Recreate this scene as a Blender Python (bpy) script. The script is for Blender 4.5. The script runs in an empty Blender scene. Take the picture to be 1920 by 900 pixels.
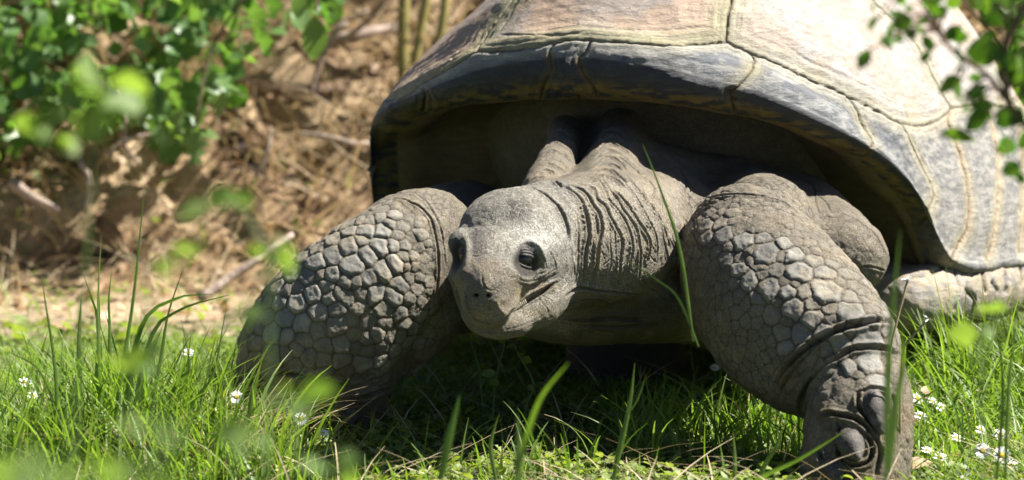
import bpy, bmesh, math, random, time
import numpy as np
from mathutils import Vector, Matrix, kdtree
from mathutils.bvhtree import BVHTree
import openvdb as vdb

T0 = time.time()
SC = bpy.context.scene
COL = SC.collection
R_ = math.radians

# ------------------------------------------------------------------ camera, light, exposure
F_PX = 5833.0                       # focal length in pixels of the 1920 x 900 photograph
CAM = np.array([0.0, -3.5, 0.574])
PITCH = math.atan(560.0 / F_PX)
FW = np.array([0.0, math.cos(PITCH), -math.sin(PITCH)])
UP = np.array([0.0, math.sin(PITCH), math.cos(PITCH)])

cam_data = bpy.data.cameras.new("camera")
cam = bpy.data.objects.new("camera", cam_data)
COL.objects.link(cam)
cam.location = CAM.tolist()
cam.rotation_euler = (math.pi / 2 - PITCH, 0, 0)
cam_data.sensor_width = 36.0
cam_data.lens = 36.0 * F_PX / 1920.0
cam_data.clip_end = 500.0
cam_data.dof.use_dof = True
cam_data.dof.focus_distance = 3.53
cam_data.dof.aperture_fstop = 5.4
SC.camera = cam

TO_SUN = np.array([0.60, 0.08, 0.78])
TO_SUN /= np.linalg.norm(TO_SUN)
sun_data = bpy.data.lights.new("sun", 'SUN')
sun = bpy.data.objects.new("sun", sun_data)
COL.objects.link(sun)
sun_data.energy = 5.0
sun_data.angle = R_(0.5)
sun_data.color = (1.0, 0.955, 0.88)
sun.rotation_euler = Vector(TO_SUN.tolist()).to_track_quat('Z', 'Y').to_euler()
world = bpy.data.worlds.new("World")
SC.world = world
world.use_nodes = True
wn = world.node_tree
bgn = wn.nodes['Background']
sky = wn.nodes.new('ShaderNodeTexSky')
sky.sky_type = 'NISHITA'
sky.sun_disc = False
sky.air_density = 0.4
sky.dust_density = 0.3
sky.sun_elevation = math.asin(TO_SUN[2])
sky.sun_rotation = math.atan2(TO_SUN[0], TO_SUN[1])
wn.links.new(sky.outputs[0], bgn.inputs[0])
bgn.inputs[1].default_value = 0.05
SC.view_settings.view_transform = 'Standard'
SC.view_settings.look = 'None'
SC.view_settings.gamma = 1.0
SC.view_settings.exposure = 1.55
SC.render.engine = 'CYCLES'
SC.cycles.use_denoising = True
SC.cycles.max_bounces = 6
SC.cycles.diffuse_bounces = 3
SC.cycles.glossy_bounces = 2
SC.cycles.transmission_bounces = 3
SC.cycles.transparent_max_bounces = 4

# ------------------------------------------------------------------ helpers
def P(px, py, t):
    """the place at optical depth t (metres) seen at pixel px, py of the photograph"""
    v = FW + np.array([1.0, 0, 0]) * ((px - 960) / F_PX) - UP * ((py - 450) / F_PX)
    return CAM + v * t

def ray(px, py):
    v = P(px, py, 1.0) - CAM
    return v / np.linalg.norm(v)

def proj(pts):
    d = pts - CAM
    t = d @ FW
    return 960 + F_PX * d[:, 0] / t, 450 - F_PX * (d @ UP) / t, t

def on_ground(px, py, z=0.0):
    v = P(px, py, 1.0) - CAM
    return CAM + v * ((z - CAM[2]) / v[2])

def px_m(t):
    return t / F_PX                 # metres per photograph pixel at depth t

def smooth01(x):
    x = np.clip(x, 0, 1)
    return x * x * (3 - 2 * x)

def spline(pts, n):
    """Catmull-Rom through pts (k x d) -> n samples, even in chord length"""
    p = np.asarray(pts, float)
    if len(p) == 2:
        u = np.linspace(0, 1, n)[:, None]
        return p[0] * (1 - u) + p[1] * u
    q = np.vstack([2 * p[0] - p[1], p, 2 * p[-1] - p[-2]])
    out = []
    m = max(8, n // (len(p) - 1) * 2)
    for i in range(1, len(q) - 2):
        u = np.linspace(0, 1, m, endpoint=False)[:, None]
        a, b, c, d = q[i - 1], q[i], q[i + 1], q[i + 2]
        out.append(0.5 * (2 * b + (c - a) * u + (2 * a - 5 * b + 4 * c - d) * u ** 2 + (3 * b - a - 3 * c + d) * u ** 3))
    out = np.vstack(out + [p[-1:]])
    s = np.r_[0, np.cumsum(np.linalg.norm(np.diff(out, axis=0), axis=1))]
    t = np.linspace(0, s[-1], n)
    return np.stack([np.interp(t, s, out[:, k]) for k in range(p.shape[1])], 1)

def tag(o, label=None, cat=None, group=None, kind=None):
    if label: o['label'] = label
    if cat: o['category'] = cat
    if group: o['group'] = group
    if kind: o['kind'] = kind
    return o

def empty(name, loc, label=None, cat=None, group=None, rz=0.0):
    o = bpy.data.objects.new(name, None)
    COL.objects.link(o)
    o.empty_display_size = 0.05
    o.location = [float(c) for c in loc]
    o.rotation_euler = (0, 0, rz)
    return tag(o, label, cat, group)

def new_mesh(name, verts, faces, smooth=True):
    """verts n x 3, faces m x k (one k) or a list of such arrays"""
    if not isinstance(faces, (list, tuple)):
        faces = [faces]
    faces = [np.asarray(f, np.int32) for f in faces if len(f)]
    me = bpy.data.meshes.new(name)
    verts = np.ascontiguousarray(verts, np.float32)
    me.vertices.add(len(verts))
    me.vertices.foreach_set('co', verts.ravel())
    nl = sum(f.size for f in faces)
    nf = sum(len(f) for f in faces)
    me.loops.add(nl)
    me.loops.foreach_set('vertex_index', np.concatenate([f.ravel() for f in faces]))
    me.polygons.add(nf)
    sizes = np.concatenate([np.full(len(f), f.shape[1], np.int32) for f in faces])
    me.polygons.foreach_set('loop_start', np.r_[0, np.cumsum(sizes)[:-1]].astype(np.int32))
    me.update(calc_edges=True)
    if smooth:
        me.shade_smooth()
    return me

def add_attr(me, name, vals):
    vals = np.asarray(vals, np.float32)
    if vals.ndim == 1:
        a = me.attributes.new(name, 'FLOAT', 'POINT')
        a.data.foreach_set('value', vals)
    else:
        a = me.attributes.new(name, 'FLOAT_COLOR', 'POINT')
        a.data.foreach_set('color', np.c_[vals[:, :3], np.ones(len(vals))].astype(np.float32).ravel())

def obj(name, me, mat=None, parent=None, loc=None):
    o = bpy.data.objects.new(name, me)
    COL.objects.link(o)
    if mat is not None and len(me.materials) == 0:
        me.materials.append(mat)
    if parent is not None:
        o.parent = parent
        bl = Vector(parent_world(parent))
        o.location = (-bl if loc is None else Vector(loc) - bl)
    elif loc is not None:
        o.location = loc
    return o

def parent_world(o):
    """world place of an unrotated chain of objects"""
    p = Vector((0, 0, 0))
    while o is not None:
        p = p + o.location
        o = o.parent
    return p

def vnormals(v, f):
    n = np.zeros_like(v)
    a, b, c, d = (v[f[:, i]] for i in range(4))
    fn = np.cross(c - a, d - b)
    for i in range(4):
        for k in range(3):
            n[:, k] += np.bincount(f[:, i], fn[:, k], len(v))
    return n / np.maximum(np.linalg.norm(n, axis=1, keepdims=True), 1e-12)

def poly_dist(v, line, cut):
    """distance of each vertex to a 3D polyline (inf beyond cut), and the position along it 0..1"""
    line = np.asarray(line)
    d = np.full(len(v), np.inf)
    u = np.zeros(len(v))
    lo, hi = line.min(0) - cut, line.max(0) + cut
    idx = np.nonzero(((v > lo) & (v < hi)).all(1))[0]
    if len(idx) == 0:
        return d, u
    p = v[idx]
    best = np.full(len(idx), np.inf)
    bu = np.zeros(len(idx))
    n = len(line) - 1
    for i in range(n):
        a, b = line[i], line[i + 1]
        ab = b - a
        h = np.clip(((p - a) @ ab) / max(ab @ ab, 1e-12), 0, 1)
        e = np.linalg.norm(p - a - h[:, None] * ab, axis=1)
        m = e < best
        best[m] = e[m]
        bu[m] = (i + h[m]) / n
    d[idx] = best
    u[idx] = bu
    return d, u

# smooth 3D value noise in numpy
_rs = np.random.RandomState(11)
_NT = _rs.rand(64, 64, 64).astype(np.float32)
def noise3(p, scale, octaves=2):
    out = np.zeros(len(p))
    amp, tot = 1.0, 0.0
    q = p * scale
    for o in range(octaves):
        i = np.floor(q).astype(np.int64)
        f = q - i
        f = f * f * (3 - 2 * f)
        i &= 63
        j = (i + 1) & 63
        x0, y0, z0 = i.T
        x1, y1, z1 = j.T
        fx, fy, fz = f.T
        c = ((_NT[x0, y0, z0] * (1 - fx) + _NT[x1, y0, z0] * fx) * (1 - fy) + (_NT[x0, y1, z0] * (1 - fx) + _NT[x1, y1, z0] * fx) * fy) * (1 - fz) \
          + ((_NT[x0, y0, z1] * (1 - fx) + _NT[x1, y0, z1] * fx) * (1 - fy) + (_NT[x0, y1, z1] * (1 - fx) + _NT[x1, y1, z1] * fx) * fy) * fz
        out += amp * c
        tot += amp
        amp *= 0.5
        q = q * 2.03 + 7.1
    return out / tot - 0.5

# ------------------------------------------------------------------ signed distance volumes
class Vol:
    BIG = 0.05
    def __init__(s, lo, hi, h):
        s.lo = np.array(lo, float)
        s.h = h
        s.n = np.ceil((np.array(hi) - s.lo) / h).astype(int) + 1
        s.a = np.full(s.n, s.BIG, np.float32)
    def block(s, lo, hi, pad):
        i0 = np.clip(np.floor((np.asarray(lo) - pad - s.lo) / s.h).astype(int), 0, s.n)
        i1 = np.clip(np.ceil((np.asarray(hi) + pad - s.lo) / s.h).astype(int) + 1, 0, s.n)
        sl = tuple(slice(a, b) for a, b in zip(i0, i1))
        ax = [(s.lo[k] + s.h * np.arange(i0[k], i1[k])).astype(np.float32) for k in range(3)]
        return sl, ax[0][:, None, None], ax[1][None, :, None], ax[2][None, None, :]
    def put(s, sl, d, k, sub=False):
        a = s.a[sl]
        if sub:                                  # smooth subtraction
            d = -d
            h = np.maximum(k - np.abs(a - d), 0) / k
            s.a[sl] = np.minimum(np.maximum(a, d) + h * h * k * 0.25, s.BIG)
        else:
            h = np.maximum(k - np.abs(a - d), 0) / k
            s.a[sl] = np.minimum(a, d) - h * h * k * 0.25
    def ell(s, c, r, rot=None, k=0.02, sub=False):
        """ellipsoid; rot = 3x3 whose rows are its axes"""
        c = np.asarray(c, float); r = np.asarray(r, float)
        R = max(r)
        sl, x, y, z = s.block(c - R, c + R, k + 0.02)
        if s.a[sl].size == 0: return
        x = x - c[0]; y = y - c[1]; z = z - c[2]
        if rot is None:
            q = [x, y, z]
        else:
            q = [rot[i][0] * x + rot[i][1] * y + rot[i][2] * z for i in range(3)]
        k0 = np.sqrt(sum((q[i] / r[i]) ** 2 for i in range(3)))
        k1 = np.sqrt(sum((q[i] / r[i] ** 2) ** 2 for i in range(3)))
        d = k0 * (k0 - 1) / np.maximum(k1, 1e-6)
        s.put(sl, d.astype(np.float32), k, sub)
    def cone(s, a, b, ra, rb, k=0.02, sq=1.0, sub=False):
        """tapered capsule a-b, squashed by sq along world y"""
        a = np.asarray(a, float); b = np.asarray(b, float)
        R = max(ra, rb)
        sl, x, y, z = s.block(np.minimum(a, b) - R, np.maximum(a, b) + R, k + 0.02)
        if s.a[sl].size == 0: return
        A = a * [1, 1 / sq, 1]; B = b * [1, 1 / sq, 1]
        D = B - A
        px, py, pz = x - A[0], y / sq - A[1], z - A[2]
        h = np.clip((px * D[0] + py * D[1] + pz * D[2]) / (D @ D), 0, 1)
        d = np.sqrt((px - h * D[0]) ** 2 + (py - h * D[1]) ** 2 + (pz - h * D[2]) ** 2) - (ra + (rb - ra) * h)
        s.put(sl, d.astype(np.float32), k, sub)
    def chain(s, pts, k=0.02, sq=1.0):
        """pts: (px, py, depth, radius in photograph pixels)"""
        pts = spline(pts, 5 * (len(pts) - 1) + 1) if len(pts) > 2 else pts
        q = [(P(a, b, t), r * px_m(t)) for a, b, t, r in pts]
        for (a, ra), (b, rb) in zip(q, q[1:]):
            s.cone(a, b, ra, rb, k, sq)
    def mesh(s):
        g = vdb.FloatGrid()
        g.background = s.BIG
        g.copyFromArray(s.a)
        g.gridClass = 'level set'
        v, q = g.convertToQuads(isovalue=0)
        return np.asarray(v, float) * s.h + s.lo, np.asarray(q)[:, ::-1].copy()
# ------------------------------------------------------------------ the shell, in body coordinates (L back, W to camera right)
YAW = R_(22)
BF = np.array([-math.sin(YAW), -math.cos(YAW)])      # heading of the animal
BR = np.array([math.cos(YAW), -math.sin(YAW)])
_c0 = P(1066, 150, 3.72)
C0 = _c0[:2]

def body(L, W):
    L = np.asarray(L, float)[..., None]; W = np.asarray(W, float)[..., None]
    return C0 - BF * L + BR * W

_half = [(0, 0), (.004, .06), (.018, .13), (.05, .20), (.11, .275), (.19, .335), (.29, .375), (.44, .425), (.62, .45), (.80, .44),
         (.98, .375), (1.10, .26), (1.16, .12), (1.17, 0)]
_oh = spline(_half, 400)
_s = np.r_[0, np.cumsum(np.linalg.norm(np.diff(_oh, axis=0), axis=1))]
S_END = _s[-1]
def outline(s):
    """plan outline by arc length from the front; camera right positive"""
    a = np.abs(s)
    L = np.interp(a, _s, _oh[:, 0]); W = np.interp(a, _s, _oh[:, 1]) * np.sign(s) * (1 + .05 * smooth01((-np.asarray(s) - .15) / .2))
    return L, W
def outline_xyz(s, i=0.0):
    e = 1e-3
    L, W = outline(s)
    L1, W1 = outline(np.clip(s - e, -S_END, S_END)); L2, W2 = outline(np.clip(s + e, -S_END, S_END))
    tl, tw = L2 - L1, W2 - W1
    n = np.hypot(tl, tw) + 1e-9
    nl, nw = tw / n, -tl / n                       # inward
    sg = np.where(nl * (0.58 - L) + nw * (0 - W) < 0, -1.0, 1.0)
    L = L + nl * i * sg; W = W + nw * i * sg
    return body(L, W), np.stack([nl * sg, nw * sg], -1)

_B = [(700, 228), (712, 214), (725, 205), (760, 187), (795, 170), (850, 146), (900, 128), (950, 114), (1000, 108), (1050, 104), (1100, 103), (1150, 108),
      (1250, 124), (1350, 150), (1420, 168), (1500, 200), (1570, 236), (1620, 266), (1660, 296), (1700, 338), (1730, 380), (1745, 410)]
_A = [(745, 262), (765, 235), (790, 215), (830, 203), (880, 197), (960, 189), (1080, 185), (1200, 190), (1300, 201), (1400, 217), (1480, 242),
      (1560, 273), (1605, 293), (1650, 335), (1685, 372), (1708, 410)]
def _solve(tr, inset):
    ss = np.linspace(-.46, .62, 2000)
    xy, _ = outline_xyz(ss, inset)
    S, Z = [], []
    for px, py in tr:
        # depth along the pixel's column where it meets the outline
        pts = np.c_[xy, np.full(len(ss), .3)]
        qx, qy, t = proj(pts)
        j = np.argmin(np.abs(qx - px))
        zz = .3 - (py - qy[j]) * t[j] / F_PX / UP[2]
        S.append(ss[j]); Z.append(zz)
    S = np.array(S); Z = np.array(Z)
    o = np.argsort(S)
    return S[o], Z[o]
SB, ZB = _solve(_B, .006)
SA, ZA = _solve(_A, .040)

def z_curve(S, Z, tail):
    """tail: (arc length, height) beyond the traced part, used on both sides"""
    ts = [a for a, b in tail if a > S[-1] + .005]; tz = [b for a, b in tail if a > S[-1] + .005]
    ls = [-a for a, b in tail if -a < S[0] - .03][::-1]; lz = [b for a, b in tail if -a < S[0] - .03][::-1]
    return np.r_[ls, S, ts], np.r_[lz, Z, tz]
ZBs = z_curve(SB, ZB, [(SB[-1] + .018, .205), (SB[-1] + .045, .182), (SB[-1] + .09, .170), (.66, .166), (.8, .162), (1.0, .164), (1.3, .178), (1.5, .20), (S_END + .01, .23)])
ZAs = z_curve(SA, ZA, [(SA[-1] + .014, .200), (SA[-1] + .034, .164), (SA[-1] + .07, .148), (.62, .144), (.8, .142), (1.0, .143), (1.3, .155), (1.5, .175), (S_END + .01, .205)])

def shell_grid():
    s = np.r_[np.linspace(-S_END, -.78, 60)[:-1], np.linspace(-.78, 1.02, 1000)[:-1], np.linspace(1.02, S_END, 50)]
    zb = np.interp(s, *ZBs); za = np.interp(s, *ZAs)
    # gentle smoothing of the rim heights
    ker = np.hanning(17); ker /= ker.sum()
    zb = np.convolve(np.pad(zb, 8, 'edge'), ker, 'valid'); za = np.convolve(np.pad(za, 8, 'edge'), ker, 'valid')
    bump = .004 * np.cos(s * 2 * math.pi / .155 + .3)                           # each marginal bulges a little
    # cross profile: list of (kind, ...) rows
    fr = np.exp(-(s / .40) ** 4)                                                # 1 at the front brim
    sideo = smooth01((np.abs(s) - .45) / .12)                                   # 1 along the flanks
    rows = []
    c0 = body(.60, 0)
    def row(i, z):
        xy, _ = outline_xyz(s, i)
        rows.append(np.c_[xy, z])
    hgt = zb - za
    # inside of the lip and underside
    for w in np.linspace(0, 1, 26):
        a = 1 - w
        depth_in = (.36 * (1 - sideo) + .05 * sideo)
        i = .040 + depth_in * a ** 1.1
        row(i, za + (.045 * (1 - sideo) * np.sin(a * math.pi * .5) + .012 * np.sin(np.clip(a * 6, 0, 1) * math.pi) * -0.5))
    # lip front face, from the lower edge to the upper edge
    for w in np.linspace(0.02, 1, 34):
        ang = w * math.pi * .5
        i = .040 * (1 - np.sin(ang * .98)) ** 1.2 - .005 * np.sin(w * math.pi) + .006 * w + bump * -.6 * np.sin(w * math.pi)
        row(i, za + hgt * (w ** 1.05) - .000)
    z0 = rows[-1][:, 2].copy()
    # brim and dome
    apex = .735
    u = np.r_[np.linspace(0, .42, 235)[1:], np.linspace(.42, 1, 34)[1:]]
    xy0, _ = outline_xyz(s, .006)
    for w in u:
        r = 1 - w                                              # remaining radius share
        n = 1.40 - .14 * fr - .26 * smooth01((-s - .12) / .25)
        brim = (.070 * fr + .012)                              # share of radius that is brim
        rr = np.clip((w - brim * .5) / (1 - brim * .5), 0, 1)
        dome = (1 - (1 - rr) ** n) ** (1 / n)
        soft = smooth01(w / (brim * 1.6))
        rise = .020 * fr * (1 - np.exp(-w / .03)) + .016 * (1 - np.exp(-w / .012))
        h = rise + (apex - z0 - rise) * dome * soft
        xy = xy0 * r + c0 * w
        rows.append(np.c_[xy, z0 + h])
    V = np.array(rows)                                         # rows x cols x 3
    return s, V
SH_S, SH_V = shell_grid()
# ------------------------------------------------------------------ body of the tortoise
def build_body_volume(h=0.0022):
    lo = (-.36, -.34, -.012); hi = (.56, .52, .46)
    v = Vol(lo, hi, h)
    # --- right foreleg (camera right)
    L = [(1388, 452, 3.56, 90), (1426, 526, 3.52, 122), (1484, 602, 3.47, 130), (1562, 664, 3.42, 110)]
    v.chain(L, .03, .72)
    v.cone(P(1395, 425, 3.56), P(1440, 470, 3.60), 74 * px_m(3.5), 88 * px_m(3.5), .02, .8)
    # upper arm and shoulder
    v.cone(P(1592, 482, 3.69), P(1500, 420, 3.86), 74 * px_m(3.66), 95 * px_m(3.8), .02)
    v.cone(P(1440, 420, 3.66), P(1400, 400, 3.88), 88 * px_m(3.66), 90 * px_m(3.88), .03)
    # wrist roll and foot
    v.chain([(1528, 704, 3.40, 74), (1600, 655, 3.39, 88)], .02, .8)
    v.chain([(1616, 722, 3.375, 82), (1612, 790, 3.35, 91), (1604, 868, 3.335, 93), (1600, 930, 3.325, 98)], .012, .85)
    # --- left foreleg
    L = [(806, 450, 3.70, 80), (728, 512, 3.68, 96), (662, 572, 3.67, 106), (600, 650, 3.68, 122), (590, 705, 3.69, 116), (588, 760, 3.70, 108)]
    v.chain(L, .03, .75)
    v.chain([(588, 770, 3.70, 108), (585, 800, 3.70, 116)], .012, .8)
    v.chain([(802, 500, 3.71, 76), (780, 565, 3.71, 74), (690, 628, 3.70, 78)], .03, .7)
    v.cone(P(800, 440, 3.72), P(900, 430, 3.95), 76 * px_m(3.7), 84 * px_m(3.95), .03)
    v.cone(P(740, 430, 3.74), P(860, 420, 3.92), 60 * px_m(3.7), 70 * px_m(3.95), .03)
    # --- neck
    v.chain([(1000, 470, 3.47, 98), (1075, 452, 3.50, 100), (1130, 446, 3.54, 106), (1165, 445, 3.60, 108), (1190, 430, 3.72, 112), (1200, 400, 3.88, 125)], .022)
    v.chain([(1010, 382, 3.55, 24), (1030, 330, 3.64, 18), (1052, 280, 3.76, 17), (1060, 240, 3.92, 24)], .03)
    v.chain([(1120, 378, 3.58, 30), (1142, 325, 3.68, 24), (1158, 280, 3.79, 24), (1168, 240, 3.94, 34)], .035)
    v.chain([(1060, 380, 3.72, 34), (1100, 300, 3.90, 50)], .03)
    v.chain([(1230, 380, 3.80, 80), (1330, 380, 3.92, 90)], .05)
    v.chain([(1300, 420, 3.74, 60), (1240, 470, 3.72, 80)], .04)
    # loose skin under the neck and the throat
    v.chain([(1100, 500, 3.52, 40), (1190, 505, 3.58, 48)], .02)
    v.ell(P(1180, 572, 3.64), (.135, .09, .040), k=.03)
    v.ell(P(1075, 590, 3.60), (.085, .07, .030), k=.03)
    v.cone(P(1230, 540, 3.66), P(1330, 560, 3.74), .05, .06, .04)
    v.cone(P(1000, 560, 3.74), P(830, 560, 3.78), .03, .045, .04)
    # --- head: skull, snout, jaws, cheeks
    hx = np.array([-.30, -.88, -.36]); hx /= np.linalg.norm(hx)       # nose direction
    hl = np.cross([0.05, 0, 1.0], hx); hl /= np.linalg.norm(hl)         # to camera right
    hu = np.cross(hx, hl)
    rot = [hl, hx, hu]
    v.ell(P(966, 462, 3.430), (.0635, .076, .061), rot, .01)
    v.ell(P(1006, 436, 3.46), (.052, .05, .043), rot, .02)
    v.ell(P(950, 428, 3.42), (.048, .05, .036), rot, .015)
    v.ell(P(925, 508, 3.362), (.040, .055, .040), rot, .015)            # snout
    v.ell(P(917, 551, 3.332), (.030, .034, .036), rot, .010)
    v.ell(P(912, 577, 3.342), (.022, .026, .017), rot, .010)            # beak tip
    v.ell(P(950, 588, 3.385), (.038, .048, .020), rot, .006)            # lower jaw
    v.ell(P(1000, 560, 3.41), (.038, .05, .028), rot, .010)
    v.ell(P(1040, 512, 3.44), (.026, .045, .044), rot, .012)            # cheek
    v.ell(P(884, 510, 3.40), (.020, .040, .044), rot, .012)
    v.ell(P(908, 570, 3.39), (.024, .040, .026), rot, .010)
    v.ell(P(1055, 470, 3.460), (.020, .03, .055), rot, .02)
    v.ell(P(990, 462, 3.375), (.022, .020, .010), rot, .014)            # brows
    v.ell(P(866, 455, 3.390), (.010, .018, .010), rot, .014)
    # keep everything above the ground
    return v
VB = build_body_volume()
BV, BQ = VB.mesh()
del VB
def coarse_body():
    v = Vol((-.75, .1, -.02), (.95, 1.5, .75), .007)
    R2 = [[BR[0], BR[1], 0], [-BF[0], -BF[1], 0], [0, 0, 1]]
    c = body(.66, 0)
    v.ell((c[0], c[1], .34), (.36, .47, .22), R2, .03)
    for W in (-.22, .22):
        h = body(.82, W); f = body(1.0, W * .8)
        f = f if W > 0 else P(1172, 700, 4.12)[:2]
        v.cone((h[0], h[1], .25), (f[0], f[1], .07), .095, .074, .03)
        v.cone((f[0], f[1], .07), (f[0], f[1] - .015, .0), .074, .082, .02)
    return v.mesh()
# ------------------------------------------------------------------ fine relief of the body: folds, scales, face
def subdivide(v, q):
    me = new_mesh('tmp', v, q)
    o = bpy.data.objects.new('tmp', me)
    COL.objects.link(o)
    m = o.modifiers.new('s', 'SUBSURF')
    m.levels = 1
    m.quality = 2
    m.use_limit_surface = False
    ev = o.evaluated_get(bpy.context.evaluated_depsgraph_get())
    m2 = bpy.data.meshes.new_from_object(ev)
    n = len(m2.vertices)
    vv = np.empty(n * 3, np.float32); m2.vertices.foreach_get('co', vv)
    qq = np.empty(len(m2.loops), np.int32); m2.loops.foreach_get('vertex_index', qq)
    bpy.data.objects.remove(o)
    bpy.data.meshes.remove(me); bpy.data.meshes.remove(m2)
    return vv.reshape(-1, 3).astype(float), qq.reshape(-1, 4)

BVH_B = BVHTree.FromPolygons([tuple(x) for x in BV], [tuple(x) for x in BQ.tolist()])
CAMV = Vector(CAM.tolist())
def hit(px, py, bvh=None):
    r = (bvh or BVH_B).ray_cast(CAMV, Vector(ray(px, py).tolist()))
    return None if r[0] is None else np.array(r[0])
def hit_n(px, py, bvh=None):
    r = (bvh or BVH_B).ray_cast(CAMV, Vector(ray(px, py).tolist()))
    return (None, None) if r[0] is None else (np.array(r[0]), np.array(r[1]))

BV, BQ = subdivide(BV, BQ)
BN = vnormals(BV, BQ)
DISP = np.zeros(len(BV))
DIRT = np.zeros(len(BV))            # dust and grime caught in folds and seams
PX, PY, PT = proj(BV)
VIEW = CAM - BV; VIEW /= np.linalg.norm(VIEW, axis=1, keepdims=True)
FACING = (BN * VIEW).sum(1)

def stroke(pts, w=2.0, depth=.003, lip=0.35, dirt=.5, bvh=None, n=None):
    """a fold pressed into the skin along a line traced at pixels pts; w in photo pixels"""
    sp = spline(pts, n or max(6, int(sum(math.hypot(a[0] - b[0], a[1] - b[1]) for a, b in zip(pts, pts[1:])) / 7)))
    line = [h for h in (hit(a, b) for a, b in sp) if h is not None]
    runs, cur = [], []
    for p in line:
        if cur and np.linalg.norm(p - cur[-1]) > .022:
            runs.append(cur); cur = []
        cur.append(p)
    runs.append(cur)
    wm = w * .00059
    for line in runs:
        if len(line) < 3:
            continue
        d, u = poly_dist(BV, line, wm * 5)
        m = np.isfinite(d)
        x = d[m] / wm
        tp = np.minimum(1, np.minimum(u[m], 1 - u[m]) * 6 + .15)
        DISP[m] += tp * (-depth * np.exp(-x * x) + depth * lip * np.exp(-((x - 2.4) / 1.1) ** 2))
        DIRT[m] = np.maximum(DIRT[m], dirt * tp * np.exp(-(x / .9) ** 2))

rs = random.Random(5)
# fold between head and neck, and the neck's ring folds
stroke([(946, 357), (985, 352), (1010, 358), (1030, 370), (1045, 385), (1056, 402), (1066, 432), (1068, 455)], 2.6, .0055, .3, .9)
for k, ln in enumerate([
    [(1040, 349), (1062, 353), (1078, 365), (1090, 382), (1098, 405), (1101, 440), (1099, 480), (1095, 522)],
    [(1058, 349), (1085, 351), (1104, 367), (1114, 385), (1123, 405), (1127, 430), (1124, 462), (1118, 500), (1112, 532)],
    [(1085, 344), (1110, 351), (1121, 370), (1133, 386), (1145, 405), (1157, 426), (1164, 450), (1166, 480), (1163, 510), (1158, 540)],
    [(1103, 335), (1122, 338), (1133, 356), (1144, 376), (1157, 396), (1171, 416), (1179, 440), (1183, 470), (1181, 500), (1178, 532)],
    [(1128, 332), (1141, 350), (1157, 376), (1176, 401), (1191, 430), (1200, 460), (1201, 498), (1195, 526)],
    [(1146, 352), (1172, 382), (1198, 416), (1214, 450), (1217, 490)],
    [(1150, 320), (1185, 362), (1213, 405), (1232, 450), (1236, 492)],
    [(1172, 330), (1210, 372), (1240, 420), (1254, 470)],
    [(1160, 296), (1205, 330), (1245, 380), (1268, 430)],
    [(1140, 425), (1146, 455), (1143, 490), (1138, 520)], [(1108, 430), (1111, 470), (1108, 505)],
    [(1083, 400), (1087, 440), (1085, 490), (1080, 530)], [(1072, 450), (1075, 480), (1074, 520)],
    [(1152, 430), (1154, 470), (1150, 520)], [(1188, 420), (1194, 455), (1192, 500)], [(1116, 400), (1118, 440), (1115, 480)]]):
    ln = [(a + rs.uniform(-3, 3), b) for a, b in ln]
    stroke(ln, (1.9, 1.3)[k > 8] * rs.uniform(.8, 1.3), (.0032, .0012)[k > 8] * rs.uniform(.5, 1.3), .6, (.5, .3)[k > 8])
for k in range(170):                                   # short cross wrinkles between the ring folds
    x = rs.uniform(1078, 1225); y = rs.uniform(365, 540)
    a = rs.choice([-.9, -.6, .5, .8, 1.0]) + rs.uniform(-.2, .2); L = rs.uniform(10, 26)
    stroke([(x, y), (x + L * .5 * math.cos(a), y + L * .5 * math.sin(a) + rs.uniform(-2, 2)), (x + L * math.cos(a), y + L * math.sin(a))], rs.uniform(.8, 1.3), rs.uniform(.0007, .0018), .4, .35, n=5)
# folds across the two cords that run up under the shell
for y in (248, 262, 274, 287, 300, 312, 324, 336):
    o = (336 - y) * .32
    stroke([(1004 + o, y + 2 + rs.uniform(-3, 3)), (1020 + o, y - 4), (1038 + o, y + 4), (1052 + o, y + 14 + rs.uniform(-4, 4))], 1.9, .0042, .6, .6)
    stroke([(1108 + o * .6, y + 6), (1130 + o * .6, y - 5), (1152 + o * .6, y + 2), (1172 + o * .6, y + 22 + rs.uniform(-5, 5))], 2.0, .0046, .6, .6)
# long folds in the shade of the neck and behind the right arm
for k in range(16):
    x = rs.uniform(1190, 1290); y = rs.uniform(300, 470)
    stroke([(x, y), (x + rs.uniform(5, 25), y + 30), (x + rs.uniform(10, 40), y + rs.uniform(50, 80))], 1.6, .0022, .4, .5)
for ln in ([(1490, 350), (1540, 372), (1560, 400)], [(1500, 330), (1525, 350), (1530, 385), (1545, 410)], [(1560, 395), (1600, 410), (1640, 440), (1662, 480), (1668, 530)],
           [(1575, 385), (1620, 405), (1658, 440), (1678, 490)], [(1460, 345), (1500, 342), (1560, 352), (1620, 372)],
           [(1600, 505), (1630, 500), (1660, 508)]):
    stroke(ln, 1.5, .0018, .4, .5)
# loose skin and shreds below the neck
for ln in ([(1060, 556), (1085, 540), (1120, 545), (1160, 548), (1200, 552)], [(1070, 570), (1110, 560), (1150, 572)], [(1040, 590), (1090, 600), (1150, 596), (1210, 600)],
           [(1080, 610), (1160, 612), (1250, 604)]):
    stroke(ln, 2.6, .004, .5, .7)

# wrist folds of the right leg
stroke([(1672, 604), (1640, 602), (1604, 611), (1575, 619), (1545, 632), (1510, 656), (1472, 692), (1452, 724)], 4.0, .0075, .5, .8)
stroke([(1702, 672), (1655, 655), (1604, 656), (1575, 672), (1545, 692), (1518, 722), (1503, 752), (1500, 792)], 4.0, .0075, .5, .8)
stroke([(1540, 640), (1500, 680), (1470, 720), (1462, 742)], 2.4, .004, .4, .6)
stroke([(1560, 700), (1535, 730), (1522, 765), (1515, 800)], 2.4, .004, .4, .6)
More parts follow.
